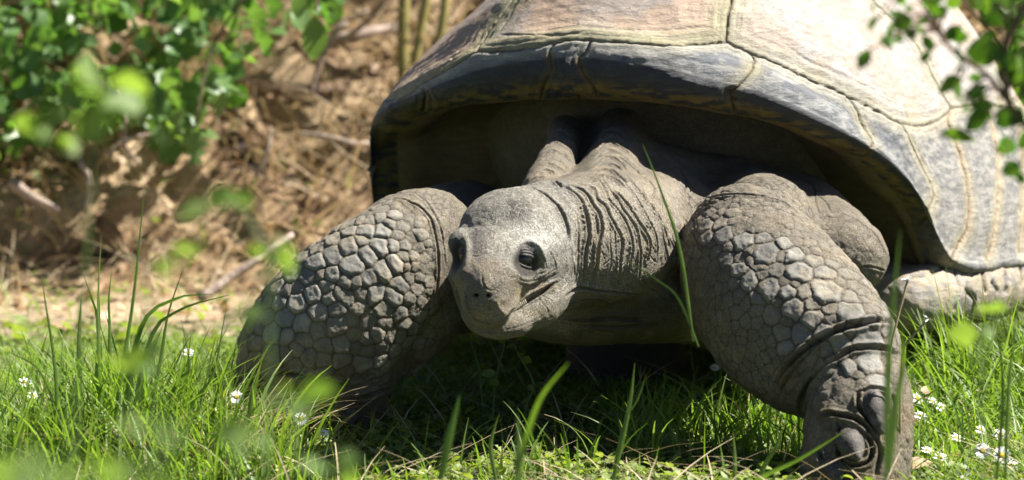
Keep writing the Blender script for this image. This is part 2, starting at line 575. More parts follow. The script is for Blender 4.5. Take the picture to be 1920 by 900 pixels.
# toes: grooves round the claws
stroke([(1610, 735), (1608, 755), (1618, 778), (1632, 796), (1642, 812)], 2.4, .0075, .4, 1.0)
stroke([(1672, 735), (1678, 760), (1668, 790), (1655, 812)], 3.0, .005, .5, .7)
stroke([(1616, 735), (1640, 728), (1668, 738)], 2.2, .005, .4, .8)
stroke([(1570, 790), (1578, 822), (1572, 850), (1590, 872), (1625, 868), (1634, 840), (1622, 812)], 2.4, .0080, .4, 1.0)
stroke([(1545, 775), (1580, 780), (1612, 790), (1640, 820)], 3.0, .006, .6, .8)
stroke([(1535, 840), (1545, 870), (1556, 895)], 3.0, .006, .5, .8)
stroke([(1640, 820), (1650, 850), (1640, 895)], 3.0, .005, .5, .8)
for k in range(16):
    x = rs.uniform(1640, 1705); y = rs.uniform(690, 870)
    stroke([(x, y), (x + rs.uniform(-4, 4), y + 8), (x + rs.uniform(-6, 6), y + rs.uniform(16, 34))], 1.2, .0014, .3, .5, n=5)
# foot folds of the left leg
stroke([(470, 738), (520, 748), (590, 752), (660, 748), (730, 730)], 4, .007, .5, .8)
stroke([(480, 715), (530, 700), (600, 712), (660, 724), (720, 705)], 2.6, .004, .4, .6)
stroke([(760, 352), (800, 380), (826, 430), (836, 500)], 1.6, .0015, .4, .4)
stroke([(700, 372), (750, 372), (800, 400), (818, 450), (822, 520), (812, 580)], 1.8, .0022, .5, .5)
# roll of skin over the right elbow
stroke([(1300, 392), (1330, 372), (1375, 366), (1420, 368), (1460, 378), (1500, 400)], 2.2, .0035, .7, .6)
stroke([(1296, 410), (1318, 388), (1340, 380)], 2, .004, .4, .6)

# face
def dent(px, py, rx, ry, depth, ang=0.0, power=1.0):
    c = hit(px, py)
    m = np.nonzero(np.abs(PX - px) + np.abs(PY - py) < 4 * max(rx, ry))[0]
    m = m[(FACING[m] > -.2) & (np.linalg.norm(BV[m] - c, axis=1) < 4 * max(rx, ry) * .0006)]
    dx, dy = PX[m] - px, PY[m] - py
    ca, sa = math.cos(ang), math.sin(ang)
    x = (dx * ca + dy * sa) / rx; y = (-dx * sa + dy * ca) / ry
    r = np.sqrt(x * x + y * y)
    g = np.exp(-(r ** 2 / .55) ** power)
    DISP[m] += -depth * g
    return m, r
EYE = [(986, 490, 23, 27, -.35), (858, 482, 14, 29, .12)]
for ex, ey, rx, ry, an in EYE:
    m, r = dent(ex, ey, rx * .95, ry * .92, .0062, an, 1.8)
    DIRT[m] = np.maximum(DIRT[m], .85 * np.exp(-(r / 1.0) ** 6))
    DISP[m] += .0028 * np.exp(-((r - 1.55) / .35) ** 2)
for nx in (892, 916):
    m, r = dent(nx, 554, 4.6, 3.8, .007, 0, 1.0)
    DIRT[m] = np.maximum(DIRT[m], 1.0 * np.exp(-(r / .8) ** 4))
stroke([(905, 606), (920, 604), (936, 597), (950, 586), (970, 573), (990, 561), (1010, 550), (1030, 538), (1042, 531)], 2.6, .0085, .35, 1.0)
mouth = [h for h in (hit(a, b) for a, b in spline([(912, 606), (925, 603), (936, 597), (950, 586), (970, 573), (990, 561), (1010, 550), (1030, 538)], 26)) if h is not None]
mx = [912, 925, 936, 950, 970, 990, 1010, 1030]; my = [606, 603, 597, 586, 573, 561, 550, 538]
d_, u_ = poly_dist(BV, np.array(mouth), .03)
m_ = np.isfinite(d_) & (FACING > -.2)
sg_ = np.where(PY[m_] < np.interp(PX[m_], mx, my), 1.0, -1.0)
DISP[m_] += np.where(sg_ > 0, .0030 * np.exp(-((d_[m_] - .004) / .006) ** 2), -.0030 * np.exp(-((d_[m_] - .003) / .006) ** 2)) * smooth01(u_[m_] / .1) * smooth01((1 - u_[m_]) / .15)
stroke([(870, 545), (878, 575), (890, 598), (906, 606)], 2.0, .003, .3, .7)
for ln in ([(1042, 531), (1052, 524), (1054, 512)], [(1040, 535), (1056, 538), (1062, 520)], [(1030, 545), (1052, 550), (1066, 532)], [(1015, 552), (1035, 565), (1040, 580)],
           [(1010, 556), (1022, 575), (1030, 588)], [(960, 520), (985, 527), (1010, 520), (1035, 508), (1050, 498)], [(965, 530), (995, 535), (1020, 525), (1045, 512)],
           [(1000, 515), (1020, 508), (1035, 495)], [(1012, 475), (1020, 490), (1022, 505)], [(1030, 470), (1040, 490), (1042, 510)], [(1052, 440), (1060, 470), (1058, 510), (1050, 545)],
           [(1066, 450), (1072, 490), (1068, 530)], [(940, 620), (975, 612), (1010, 597), (1035, 578)], [(948, 600), (985, 590), (1015, 575)], [(905, 506), (904, 525), (911, 540), (925, 545), (938, 536), (948, 518)],
           [(948, 518), (958, 522), (968, 518)], [(912, 448), (905, 478), (880, 480)],
           [(916, 432), (926, 436), (922, 448), (914, 450)], [(935, 455), (928, 475), (918, 490)], [(955, 440), (948, 460), (955, 478), (950, 500)], [(958, 500), (966, 512), (982, 518)],
           [(1003, 420), (1010, 428), (1014, 432)]):
    stroke(ln, 1.15, .0010, .5, .42)
# brow ridge above the eye, raised edge of the beak
stroke([(960, 468), (972, 460), (990, 456), (1008, 462), (1016, 476)], 3.0, -.0022, 0, 0)
stroke([(962, 512), (975, 522), (995, 520), (1010, 505)], 2.0, -.0018, 0, 0)
stroke([(930, 560), (936, 578), (944, 586)], 3.0, -.0015, 0, 0)
def relax(d, k):
    for _ in range(k):
        m4 = d[BQ].mean(1)
        num = np.zeros(len(d)); den = np.zeros(len(d))
        for i in range(4):
            num += np.bincount(BQ[:, i], m4, len(d)); den += np.bincount(BQ[:, i], None, len(d))
        d = num / np.maximum(den, 1)
    return d
DISP = relax(DISP, 1)
print('strokes', time.time() - T0)

# ------------------------------------------------------------------ leg scales
SC_R = [(1321, 422, 17), (1355, 441, 19), (1393, 451, 20), (1436, 474, 26), (1324, 447, 15), (1295, 426, 16), (1360, 485, 15), (1385, 506, 16), (1405, 527, 16), (1439, 541, 22),
  (1340, 471, 12), (1431, 445, 15), (1471, 457, 15), (1383, 431, 10), (1377, 530, 12), (1385, 554, 11), (1351, 418, 15), (1328, 397, 12), (1372, 397, 12), (1487, 479, 20), (1526, 488, 18),
  (1498, 509, 26), (1546, 512, 21), (1550, 544, 30), (1560, 495, 14), (1585, 513, 14), (1596, 557, 17), (1477, 548, 16), (1508, 548, 15), (1487, 577, 20), (1522, 571, 14), (1522, 597, 19),
  (1557, 579, 12), (1558, 600, 13), (1594, 583, 26), (1627, 632, 26), (1574, 641, 18), (1549, 656, 12), (1594, 622, 12), (1636, 607, 18), (1501, 625, 16), (1465, 624, 15), (1546, 619, 16),
  (1471, 527, 10), (1490, 533, 9), (1630, 681, 27), (1446, 592, 15), (1420, 605, 11), (1435, 622, 10), (1412, 630, 8), (1396, 605, 11), (1381, 586, 10), (1386, 557, 10), (1445, 640, 9),
  (1426, 644, 7), (1471, 653, 14), (1367, 560, 9), (1417, 580, 12), (1646, 718, 22), (1596, 688, 15), (1611, 700, 9), (1642, 576, 14), (1624, 532, 13), (1458, 505, 14), (1465, 480, 12),
  (1600, 535, 12), (1640, 545, 12), (1570, 470, 12), (1545, 465, 12), (1575, 530, 12), (1620, 560, 12), (1660, 590, 13), (1660, 618, 13), (1672, 640, 12), (1420, 560, 14), (1540, 686, 12),
  (1305, 445, 10), (1308, 470, 11), (1322, 490, 10), (1340, 500, 10), (1300, 500, 9), (1360, 515, 10), (1330, 525, 9)]
SC_L = [(687, 432, 18), (717, 433, 17), (653, 433, 14), (712, 464, 20), (737, 461, 15), (677, 451, 13), (691, 479, 20), (739, 495, 20), (720, 505, 20), (693, 521, 17), (756, 481, 13),
  (776, 480, 12), (760, 460, 13), (745, 441, 12), (731, 420, 13), (753, 424, 12), (711, 407, 13), (693, 413, 13), (716, 392, 13), (739, 404, 13), (751, 535, 18), (704, 551, 16), (739, 558, 18),
  (768, 521, 12), (787, 521, 11), (783, 541, 13), (792, 567, 13), (768, 561, 12), (803, 551, 11), (804, 528, 11), (792, 503, 10), (807, 505, 12), (779, 500, 10), (764, 501, 9), (785, 465, 10),
  (797, 485, 10), (771, 449, 10), (652, 461, 20), (624, 476, 19), (623, 448, 15), (593, 464, 15), (565, 481, 14), (593, 492, 17), (663, 496, 22), (548, 511, 16), (576, 519, 16), (517, 537, 17),
  (535, 545, 11), (557, 539, 12), (587, 549, 18), (611, 535, 14), (621, 517, 14), (556, 567, 19), (525, 567, 14), (648, 529, 13), (637, 549, 12), (617, 559, 13), (667, 528, 13), (500, 564, 14),
  (600, 516, 9), (533, 597, 18), (568, 607, 17), (598, 587, 18), (630, 583, 15), (510, 623, 19), (480, 643, 15), (508, 667, 18), (537, 630, 15), (597, 617, 16), (633, 612, 22), (662, 630, 14),
  (642, 643, 19), (687, 638, 13), (670, 650, 11), (688, 657, 12), (707, 627, 13), (568, 636, 13), (555, 655, 13), (537, 664, 13), (580, 673, 14), (480, 673, 14), (500, 597, 14), (723, 580, 16),
  (672, 580, 14), (690, 600, 14), (655, 560, 12), (660, 600, 12), (610, 650, 14), (640, 675, 13), (470, 610, 13), (675, 412, 11), (657, 410, 10), (700, 385, 10), (725, 378, 10)]
leg_l = (PX < 842) & (PY > 352) & (PT < 3.84)
shade_in = smooth01((PX - 800) / 40)
leg_r = (PX > 1262) & (PT < 3.70)
LEG = np.nonzero((leg_l | leg_r) & (BV[:, 2] > -.01))[0]
cen, rad = [], []
for (x, y, r) in SC_R + SC_L:
    h = hit(x, y)
    if h is not None and not any(np.linalg.norm(h - c) < .55 * (r * .00059 + q) * .5 for c, q in zip(cen, rad)):
        cen.append(h); rad.append(r * .00059)
n_big = len(cen)
def small_r(px, py, side):
    if px < 900:
        if py < 400 or px > 800: return 7.0
        return 13.5 if py < 700 else 12
    if px > 1560 and py < 545 and (px - 1560) > (py - 470) * .6: return 12.5
    if px < 1400 and py > 520: return 7.5 + .03 * max(0, px - 1300)
    if py < 440: return 7.5
    if px > 1650: return 8.5 if py > 660 else 10.5
    if py > 640 and px > 1500: return 10.0
    if py > 660: return 8
    return 10.0
cell = {}
G = .012
def near_ok(p, r):
    k = tuple(np.floor(p / G).astype(int))
    for a in (-2, -1, 0, 1, 2):
        for b in (-2, -1, 0, 1, 2):
            for c in (-2, -1, 0, 1, 2):
                for i in cell.get((k[0] + a, k[1] + b, k[2] + c), ()):
                    if (cen[i][0] - p[0]) ** 2 + (cen[i][1] - p[1]) ** 2 + (cen[i][2] - p[2]) ** 2 < ((rad[i] + r) * .92) ** 2:
                        return False
    return True
for i, p in enumerate(cen):
    cell.setdefault(tuple(np.floor(p / G).astype(int)), []).append(i)
rnp = np.random.RandomState(3)
for i in rnp.permutation(LEG)[:16000]:
    p = BV[i]
    r = small_r(PX[i], PY[i], 0) * .00059 * rnp.uniform(.72, 1.12)
    if near_ok(p, r):
        cell.setdefault(tuple(np.floor(p / G).astype(int)), []).append(len(cen))
        cen.append(p.copy()); rad.append(r)
cen = np.array(cen); rad = np.array(rad)
print('scales', len(cen), n_big, time.time() - T0)
kd = kdtree.KDTree(len(cen))
for i, c in enumerate(cen):
    kd.insert(c, i)
kd.balance()
K = 9
wob = np.stack([noise3(BV[LEG], 260, 2), noise3(BV[LEG] + 5, 260, 2), noise3(BV[LEG] + 9, 260, 2)], 1) * .0022
IDX = np.empty((len(LEG), K), np.int32)
for j, p in enumerate((BV[LEG] + wob).tolist()):
    IDX[j] = [a[1] for a in kd.find_n(p, K)]
D = np.linalg.norm(BV[LEG][:, None] + wob[:, None] - cen[IDX], axis=2)
E_ = D - rad[IDX]
o = np.argsort(E_, axis=1)
e1 = np.take_along_axis(E_, o[:, :1], 1)[:, 0]; e2 = np.take_along_axis(E_, o[:, 1:2], 1)[:, 0]
own = np.take_along_axis(IDX, o[:, :1], 1)[:, 0]; oth = np.take_along_axis(IDX, o[:, 1:2], 1)[:, 0]
sep = np.linalg.norm(cen[own] - cen[oth], axis=1)
_k = .0006
edge = -_k * np.log(np.maximum(np.exp(-(np.take_along_axis(E_, o[:, 1:], 1) - e1[:, None]) / 2 / _k).sum(1), 1e-30))
edge = np.clip(edge + .0003, 0, None)                       # about the distance to the seam, corners rounded
rr = rad[own]
crand = rnp.rand(len(cen))
big = smooth01((rr - .0055) / .0045)
groove = .0008 + .0002 * big
amp = (.0009 + .0008 * big)
soft = np.ones(len(LEG))
lx, ly = PX[LEG], PY[LEG]
soft *= np.where(lx > 900, 1 - .75 * smooth01((1352 - lx) / 60) * smooth01((ly - 480) / 60), 1)
soft *= np.where(lx < 900, 1 - .85 * np.maximum(smooth01((lx - 806) / 20), smooth01((392 - ly) / 16) * smooth01((lx - 740) / 30)), 1)
soft *= 1 - .6 * smooth01((ly - 700) / 40) * (lx < 900)
soft *= np.where((lx > 1560) & (ly < 545) & (PT[LEG] > 3.57), .5, 1)
soft *= 1 - .25 * smooth01((ly - 700) / 60) * (lx > 900)
prof = smooth01(edge / (groove * 1.55)) * (.45 + .55 * smooth01(edge / .0052))
rimx = edge / np.maximum(rr, 1e-4)
plate = prof * amp * 1.15 + amp * .12 * np.exp(-((rimx - .30) / .12) ** 2) * big - amp * .16 * big * smooth01((rimx - .35) / .4)
tilt = ((BV[LEG] - cen[own]) @ np.array([0, 0, 1.0])) * -.10 * big
disp_s = soft * (plate - amp * .6 + (crand[own] - .5) * .0020 * prof + tilt * prof)
# do not stamp scales over the claws
DISP[LEG] += disp_s
SEAM = np.zeros(len(BV)); SEAM[LEG] = soft * np.exp(-(edge / (groove * .8)) ** 2)
PLATE = np.zeros(len(BV)); PLATE[LEG] = soft * prof * (.25 + .75 * big)
PRND = np.full(len(BV), .5); PRND[LEG] = crand[own]
RING = np.zeros(len(BV)); RING[LEG] = rimx * big
# loose irregular undulation everywhere
DISP += noise3(BV, 55, 2) * .004 + noise3(BV + 3, 190, 2) * .0013
BASE = BV.copy()
BV = BV + BN * DISP[:, None]
print('scaled', time.time() - T0)
# ------------------------------------------------------------------ materials
def mat(name):
    m = bpy.data.materials.new(name)
    m.use_nodes = True
    nt = m.node_tree
    return m, nt, nt.nodes['Principled BSDF'], nt.nodes['Material Output']

def N(nt, typ, **kw):
    n = nt.nodes.new(typ)
    for k, v in kw.items():
        if k.startswith('i_'):
            n.inputs[int(k[2:]) if k[2:].isdigit() else k[2:].replace('_', ' ')].default_value = v
        else:
            setattr(n, k, v)
    return n

def objcoord(nt):
    return N(nt, 'ShaderNodeTexCoord').outputs['Object']

def mixc(nt, fac, a, b, mode='MIX'):
    m = N(nt, 'ShaderNodeMix', data_type='RGBA', blend_type=mode)
    for s, v in ((m.inputs[0], fac), (m.inputs[6], a), (m.inputs[7], b)):
        if isinstance(v, (int, float)): s.default_value = v
        elif isinstance(v, tuple): s.default_value = (*v, 1) if len(v) == 3 else v
        else: nt.links.new(v, s)
    return m.outputs[2]

def ramp(nt, src, stops):
    r = N(nt, 'ShaderNodeValToRGB')
    el = r.color_ramp.elements
    while len(el) < len(stops): el.new(.5)
    for e, (p, c) in zip(el, stops):
        e.position = p
        e.color = (*c, 1) if isinstance(c, tuple) else (c, c, c, 1)
    nt.links.new(src, r.inputs[0])
    return r.outputs[0]

def noise(nt, co, scale, detail=4, rough=.6, dist=0.0):
    n = N(nt, 'ShaderNodeTexNoise')
    n.inputs['Scale'].default_value = scale; n.inputs['Detail'].default_value = detail
    n.inputs['Roughness'].default_value = rough; n.inputs['Distortion'].default_value = dist
    nt.links.new(co, n.inputs['Vector'])
    return n.outputs['Fac']

def voro(nt, co, scale, feature='DISTANCE_TO_EDGE'):
    n = N(nt, 'ShaderNodeTexVoronoi', feature=feature)
    n.inputs['Scale'].default_value = scale
    nt.links.new(co, n.inputs['Vector'])
    return n.outputs['Distance']

def warp(nt, co, scale, amt):
    n = N(nt, 'ShaderNodeTexNoise'); n.inputs['Scale'].default_value = scale; n.inputs['Detail'].default_value = 2
    nt.links.new(co, n.inputs['Vector'])
    a = N(nt, 'ShaderNodeVectorMath', operation='MULTIPLY_ADD')
    nt.links.new(n.outputs['Color'], a.inputs[0]); a.inputs[1].default_value = (amt, amt, amt); nt.links.new(co, a.inputs[2])
    return a.outputs[0]

def mth(nt, op, a, b=None, clamp=False):
    m = N(nt, 'ShaderNodeMath', operation=op, use_clamp=clamp)
    for s, v in ((m.inputs[0], a), (m.inputs[1], b)):
        if v is None: continue
        if isinstance(v, (int, float)): s.default_value = v
        else: nt.links.new(v, s)
    return m.outputs[0]

def bump(nt, bsdf, h, dist, strength=1.0, prev=None):
    b = N(nt, 'ShaderNodeBump')
    b.inputs['Distance'].default_value = dist; b.inputs['Strength'].default_value = strength
    nt.links.new(h, b.inputs['Height'])
    if prev is not None: nt.links.new(prev, b.inputs['Normal'])
    nt.links.new(b.outputs[0], bsdf.inputs['Normal'])
    return b.outputs[0]

def attr(nt, name):
    return N(nt, 'ShaderNodeAttribute', attribute_name=name)

# skin: colour comes from the mesh (pigment, dust and some painted shade), grain and fine cracks from here
M_SKIN, nt, bs, _ = mat('tortoise_skin')
co = objcoord(nt)
wco = warp(nt, co, 90, .006)
c = attr(nt, 'col').outputs['Color']
sm = attr(nt, 'fine').outputs['Fac']                 # how much fine crackle shows
v1 = voro(nt, wco, 260); v2 = voro(nt, wco, 620)
cr = mth(nt, 'MINIMUM', mth(nt, 'MULTIPLY', v1, 3.2, True), mth(nt, 'MULTIPLY_ADD', v2, 2.4, True), True)
crk = ramp(nt, v1, [(0, .0), (.10, 1.0)])
crk2 = ramp(nt, v2, [(0, .25), (.16, 1.0)])
cm = mth(nt, 'MULTIPLY', crk, crk2)
g = noise(nt, co, 900, 3, .7)
g2 = noise(nt, co, 70, 4, .65)
dark = mixc(nt, mth(nt, 'MULTIPLY', mth(nt, 'SUBTRACT', 1.0, cm, True), mth(nt, 'MULTIPLY', sm, .72)), c, (.055, .043, .03))
hm = attr(nt, 'headm').outputs['Fac']
v3 = voro(nt, warp(nt, co, 60, .02), 95)
dark = mixc(nt, mth(nt, 'MULTIPLY', ramp(nt, v3, [(0, 1.0), (.05, 0.0)]), mth(nt, 'MULTIPLY', hm, .38)), dark, (.70, .67, .60))
v4 = noise(nt, warp(nt, co, 30, .03), 260, 5, .8, 1.2)
dark = mixc(nt, mth(nt, 'MULTIPLY', ramp(nt, v4, [(.36, .75), (.47, 0.0)]), hm), dark, (.10, .09, .08))
grain = mixc(nt, 1.0, dark, ramp(nt, g, [(.25, .70), (.75, 1.22)]), 'MULTIPLY')
grain = mixc(nt, 1.0, grain, ramp(nt, g2, [(.3, .80), (.7, 1.16)]), 'MULTIPLY')
nt.links.new(grain, bs.inputs['Base Color'])
bs.inputs['Roughness'].default_value = .62
bs.inputs['Specular IOR Level'].default_value = .32
hh = mth(nt, 'MULTIPLY', cm, sm)
b1 = bump(nt, bs, hh, .0012, .85)
b2 = bump(nt, bs, g, .0006, .6, b1)
bump(nt, bs, noise(nt, co, 300, 3, .7), .0012, .45, b2)

# shell
M_SHELL, nt, bs, _ = mat('shell_horn')
co = objcoord(nt)
c = attr(nt, 'col').outputs['Color']
st = N(nt, 'ShaderNodeMapping'); st.inputs['Scale'].default_value = (1, 1, 3.2)
nt.links.new(co, st.inputs[0])
g = noise(nt, st.outputs[0], 320, 5, .75)
g2 = noise(nt, st.outputs[0], 38, 5, .7, .4)
g3 = noise(nt, co, 1100, 2, .6)
x = mixc(nt, 1.0, c, ramp(nt, g, [(.30, .66), (.5, 1.0), (.70, 1.22)]), 'MULTIPLY')
x = mixc(nt, 1.0, x, ramp(nt, g2, [(.34, .76), (.66, 1.18)]), 'MULTIPLY')
sc = ramp(nt, voro(nt, warp(nt, st.outputs[0], 25, .05), 26), [(0, 1.0), (.018, 0.0)])
x = mixc(nt, mth(nt, 'MULTIPLY', sc, ramp(nt, g2, [(.5, 0.0), (.62, .5)])), x, (.12, .09, .05))
nt.links.new(x, bs.inputs['Base Color'])
nt.links.new(ramp(nt, g2, [(.3, .42), (.7, .62)]), bs.inputs['Roughness'])
bs.inputs['Specular IOR Level'].default_value = .4
b1 = bump(nt, bs, g, .0018, .8)
b1 = bump(nt, bs, g2, .006, .6, b1)
bump(nt, bs, g3, .0006, .7, b1)

def simple(name, col, rough=.6, spec=.4, var=.25, scale=80, bmp=0.0, bscale=200):
    m, nt, bs, _ = mat(name)
    co = objcoord(nt)
    n_ = noise(nt, co, scale, 4, .65)
    x = mixc(nt, 1.0, col, ramp(nt, n_, [(.3, 1 - var), (.7, 1 + var)]), 'MULTIPLY')
    nt.links.new(x, bs.inputs['Base Color'])
    bs.inputs['Roughness'].default_value = rough
    bs.inputs['Specular IOR Level'].default_value = spec
    if bmp: bump(nt, bs, noise(nt, co, bscale, 3, .6), bmp, .8)
    return m
M_EYE = simple('eye_wet', (.010, .009, .008), .22, .45, .2)
M_LID = simple('eyelid_skin', (.048, .045, .042), .5, .4, .4, 300, .0012, 500)
M_CLAW = simple('claw_horn', (.085, .075, .066), .65, .25, .6, 120, .0016, 420)
M_TOOTH = simple('jaw_ridge_horn', (.55, .50, .38), .5, .4)
M_NOSE = simple('nostril_dark', (.01, .008, .006), .8, .1)
M_PLAS = None

def leafmat(name, a, b, trans=.35, rough=.42, tcol=(1.5, 1.6, .55)):
    """a and b: two greens picked between by the mesh attribute 'tint'"""
    m, nt, bs, out = mat(name)
    t = attr(nt, 'tint').outputs['Fac']
    oi = N(nt, 'ShaderNodeObjectInfo').outputs['Random']
    tt = mth(nt, 'ADD', mth(nt, 'MULTIPLY', t, .7), mth(nt, 'MULTIPLY', oi, .3), True)
    x = mixc(nt, tt, a, b)
    n_ = noise(nt, objcoord(nt), 60, 3, .6)
    x = mixc(nt, 1.0, x, ramp(nt, n_, [(.3, .8), (.7, 1.2)]), 'MULTIPLY')
    nt.links.new(x, bs.inputs['Base Color'])
    bs.inputs['Roughness'].default_value = rough
    bs.inputs['Specular IOR Level'].default_value = .45
    tr = N(nt, 'ShaderNodeBsdfTranslucent')
    y = mixc(nt, 1.0, x, tcol, 'MULTIPLY')
    nt.links.new(y, tr.inputs[0])
    mx = N(nt, 'ShaderNodeMixShader'); mx.inputs[0].default_value = trans
    nt.links.new(bs.outputs[0], mx.inputs[1]); nt.links.new(tr.outputs[0], mx.inputs[2])
    nt.links.new(mx.outputs[0], out.inputs[0])
    return m
M_GRASS = leafmat('grass_blade_green', (.09, .175, .028), (.23, .31, .075), .50, .42)
M_STRAW = leafmat('dry_grass', (.58, .48, .31), (.34, .26, .15), .25, .6, (1.1, 1.0, .8))
M_CLOVER = leafmat('ground_leaf_green', (.13, .20, .035), (.29, .33, .10), .42, .55)
M_BUSH = leafmat('bush_leaf_green', (.07, .16, .035), (.18, .28, .10), .42, .42)
M_BUSH2 = leafmat('bush_leaf_yellow_green', (.045, .12, .014), (.12, .22, .03), .4, .45)
M_WEED = leafmat('weed_leaf_green', (.12, .20, .05), (.20, .28, .08), .5, .6)
M_PETAL = simple('daisy_petal', (.80, .80, .78), .6, .3, .06)
M_DISC = simple('daisy_disc', (.62, .42, .03), .7, .3, .2, 600, .001, 900)
M_STEM = simple('green_stem', (.10, .16, .04), .5, .4, .25)
M_WOOD = simple('weathered_wood', (.30, .235, .19), .8, .2, .4, 60, .004, 120)
M_BROWNWOOD = simple('brown_wood', (.13, .085, .06), .85, .2, .4, 60, .004, 120)
M_CANE = simple('cane_bark', (.24, .21, .07), .6, .3, .3, 40)
M_DEAD = leafmat('dead_leaf_brown', (.28, .16, .08), (.60, .47, .31), .2, .6, (1.2, 1.0, .7))
M_STRAWSTEM = simple('dry_stem', (.33, .27, .15), .7, .3, .3)

# earth
M_GROUND, nt, bs, _ = mat('lawn_soil')
co = objcoord(nt)
n1 = noise(nt, co, 14, 6, .7); n2 = noise(nt, co, 120, 4, .7)
x = ramp(nt, n1, [(.3, (.045, .055, .02)), (.5, (.075, .085, .03)), (.68, (.13, .11, .055))])
x = mixc(nt, 1.0, x, ramp(nt, n2, [(.3, .6), (.7, 1.4)]), 'MULTIPLY')
sep = N(nt, 'ShaderNodeSeparateXYZ'); nt.links.new(co, sep.inputs[0])
fy = mth(nt, 'ADD', mth(nt, 'MULTIPLY', mth(nt, 'SUBTRACT', sep.outputs[1], .95), 2.5), mth(nt, 'MULTIPLY', mth(nt, 'SUBTRACT', n1, .5), 2.2), True)
fx = mth(nt, 'MULTIPLY', mth(nt, 'SUBTRACT', .35, sep.outputs[0]), 3.0, True)
soil = ramp(nt, n2, [(.3, (.20, .13, .075)), (.5, (.38, .28, .17)), (.7, (.52, .42, .28))])
x = mixc(nt, mth(nt, 'MULTIPLY', fy, fx), x, soil)
nt.links.new(x, bs.inputs['Base Color']); bs.inputs['Roughness'].default_value = .9
bump(nt, bs, n2, .008, 1)
M_BANK, nt, bs, _ = mat('bank_earth')
co = objcoord(nt)
n1 = noise(nt, co, 5, 6, .7, .5); n2 = noise(nt, co, 40, 6, .75); n3 = noise(nt, co, 1.4, 4, .6)
x = ramp(nt, n1, [(.35, (.035, .021, .013)), (.42, (.24, .145, .078)), (.52, (.50, .35, .20)), (.68, (.66, .50, .32))])
x = mixc(nt, 1.0, x, ramp(nt, n2, [(.3, .6), (.7, 1.35)]), 'MULTIPLY')
x = mixc(nt, 1.0, x, ramp(nt, n3, [(.35, .7), (.6, 1.1)]), 'MULTIPLY')
nt.links.new(x, bs.inputs['Base Color']); bs.inputs['Roughness'].default_value = .95
b1 = bump(nt, bs, n2, .02, 1)
bump(nt, bs, n1, .08, 1, b1)
# ------------------------------------------------------------------ the tortoise, assembled
TORT = empty('giant_tortoise', (.05, .35, 0), 'giant grey tortoise walking towards the camera with its head lowered over the grass', 'tortoise')

def mixrgb(c, m, col):
    m = np.clip(m, 0, 1)[:, None]
    return c * (1 - m) + np.array(col) * m

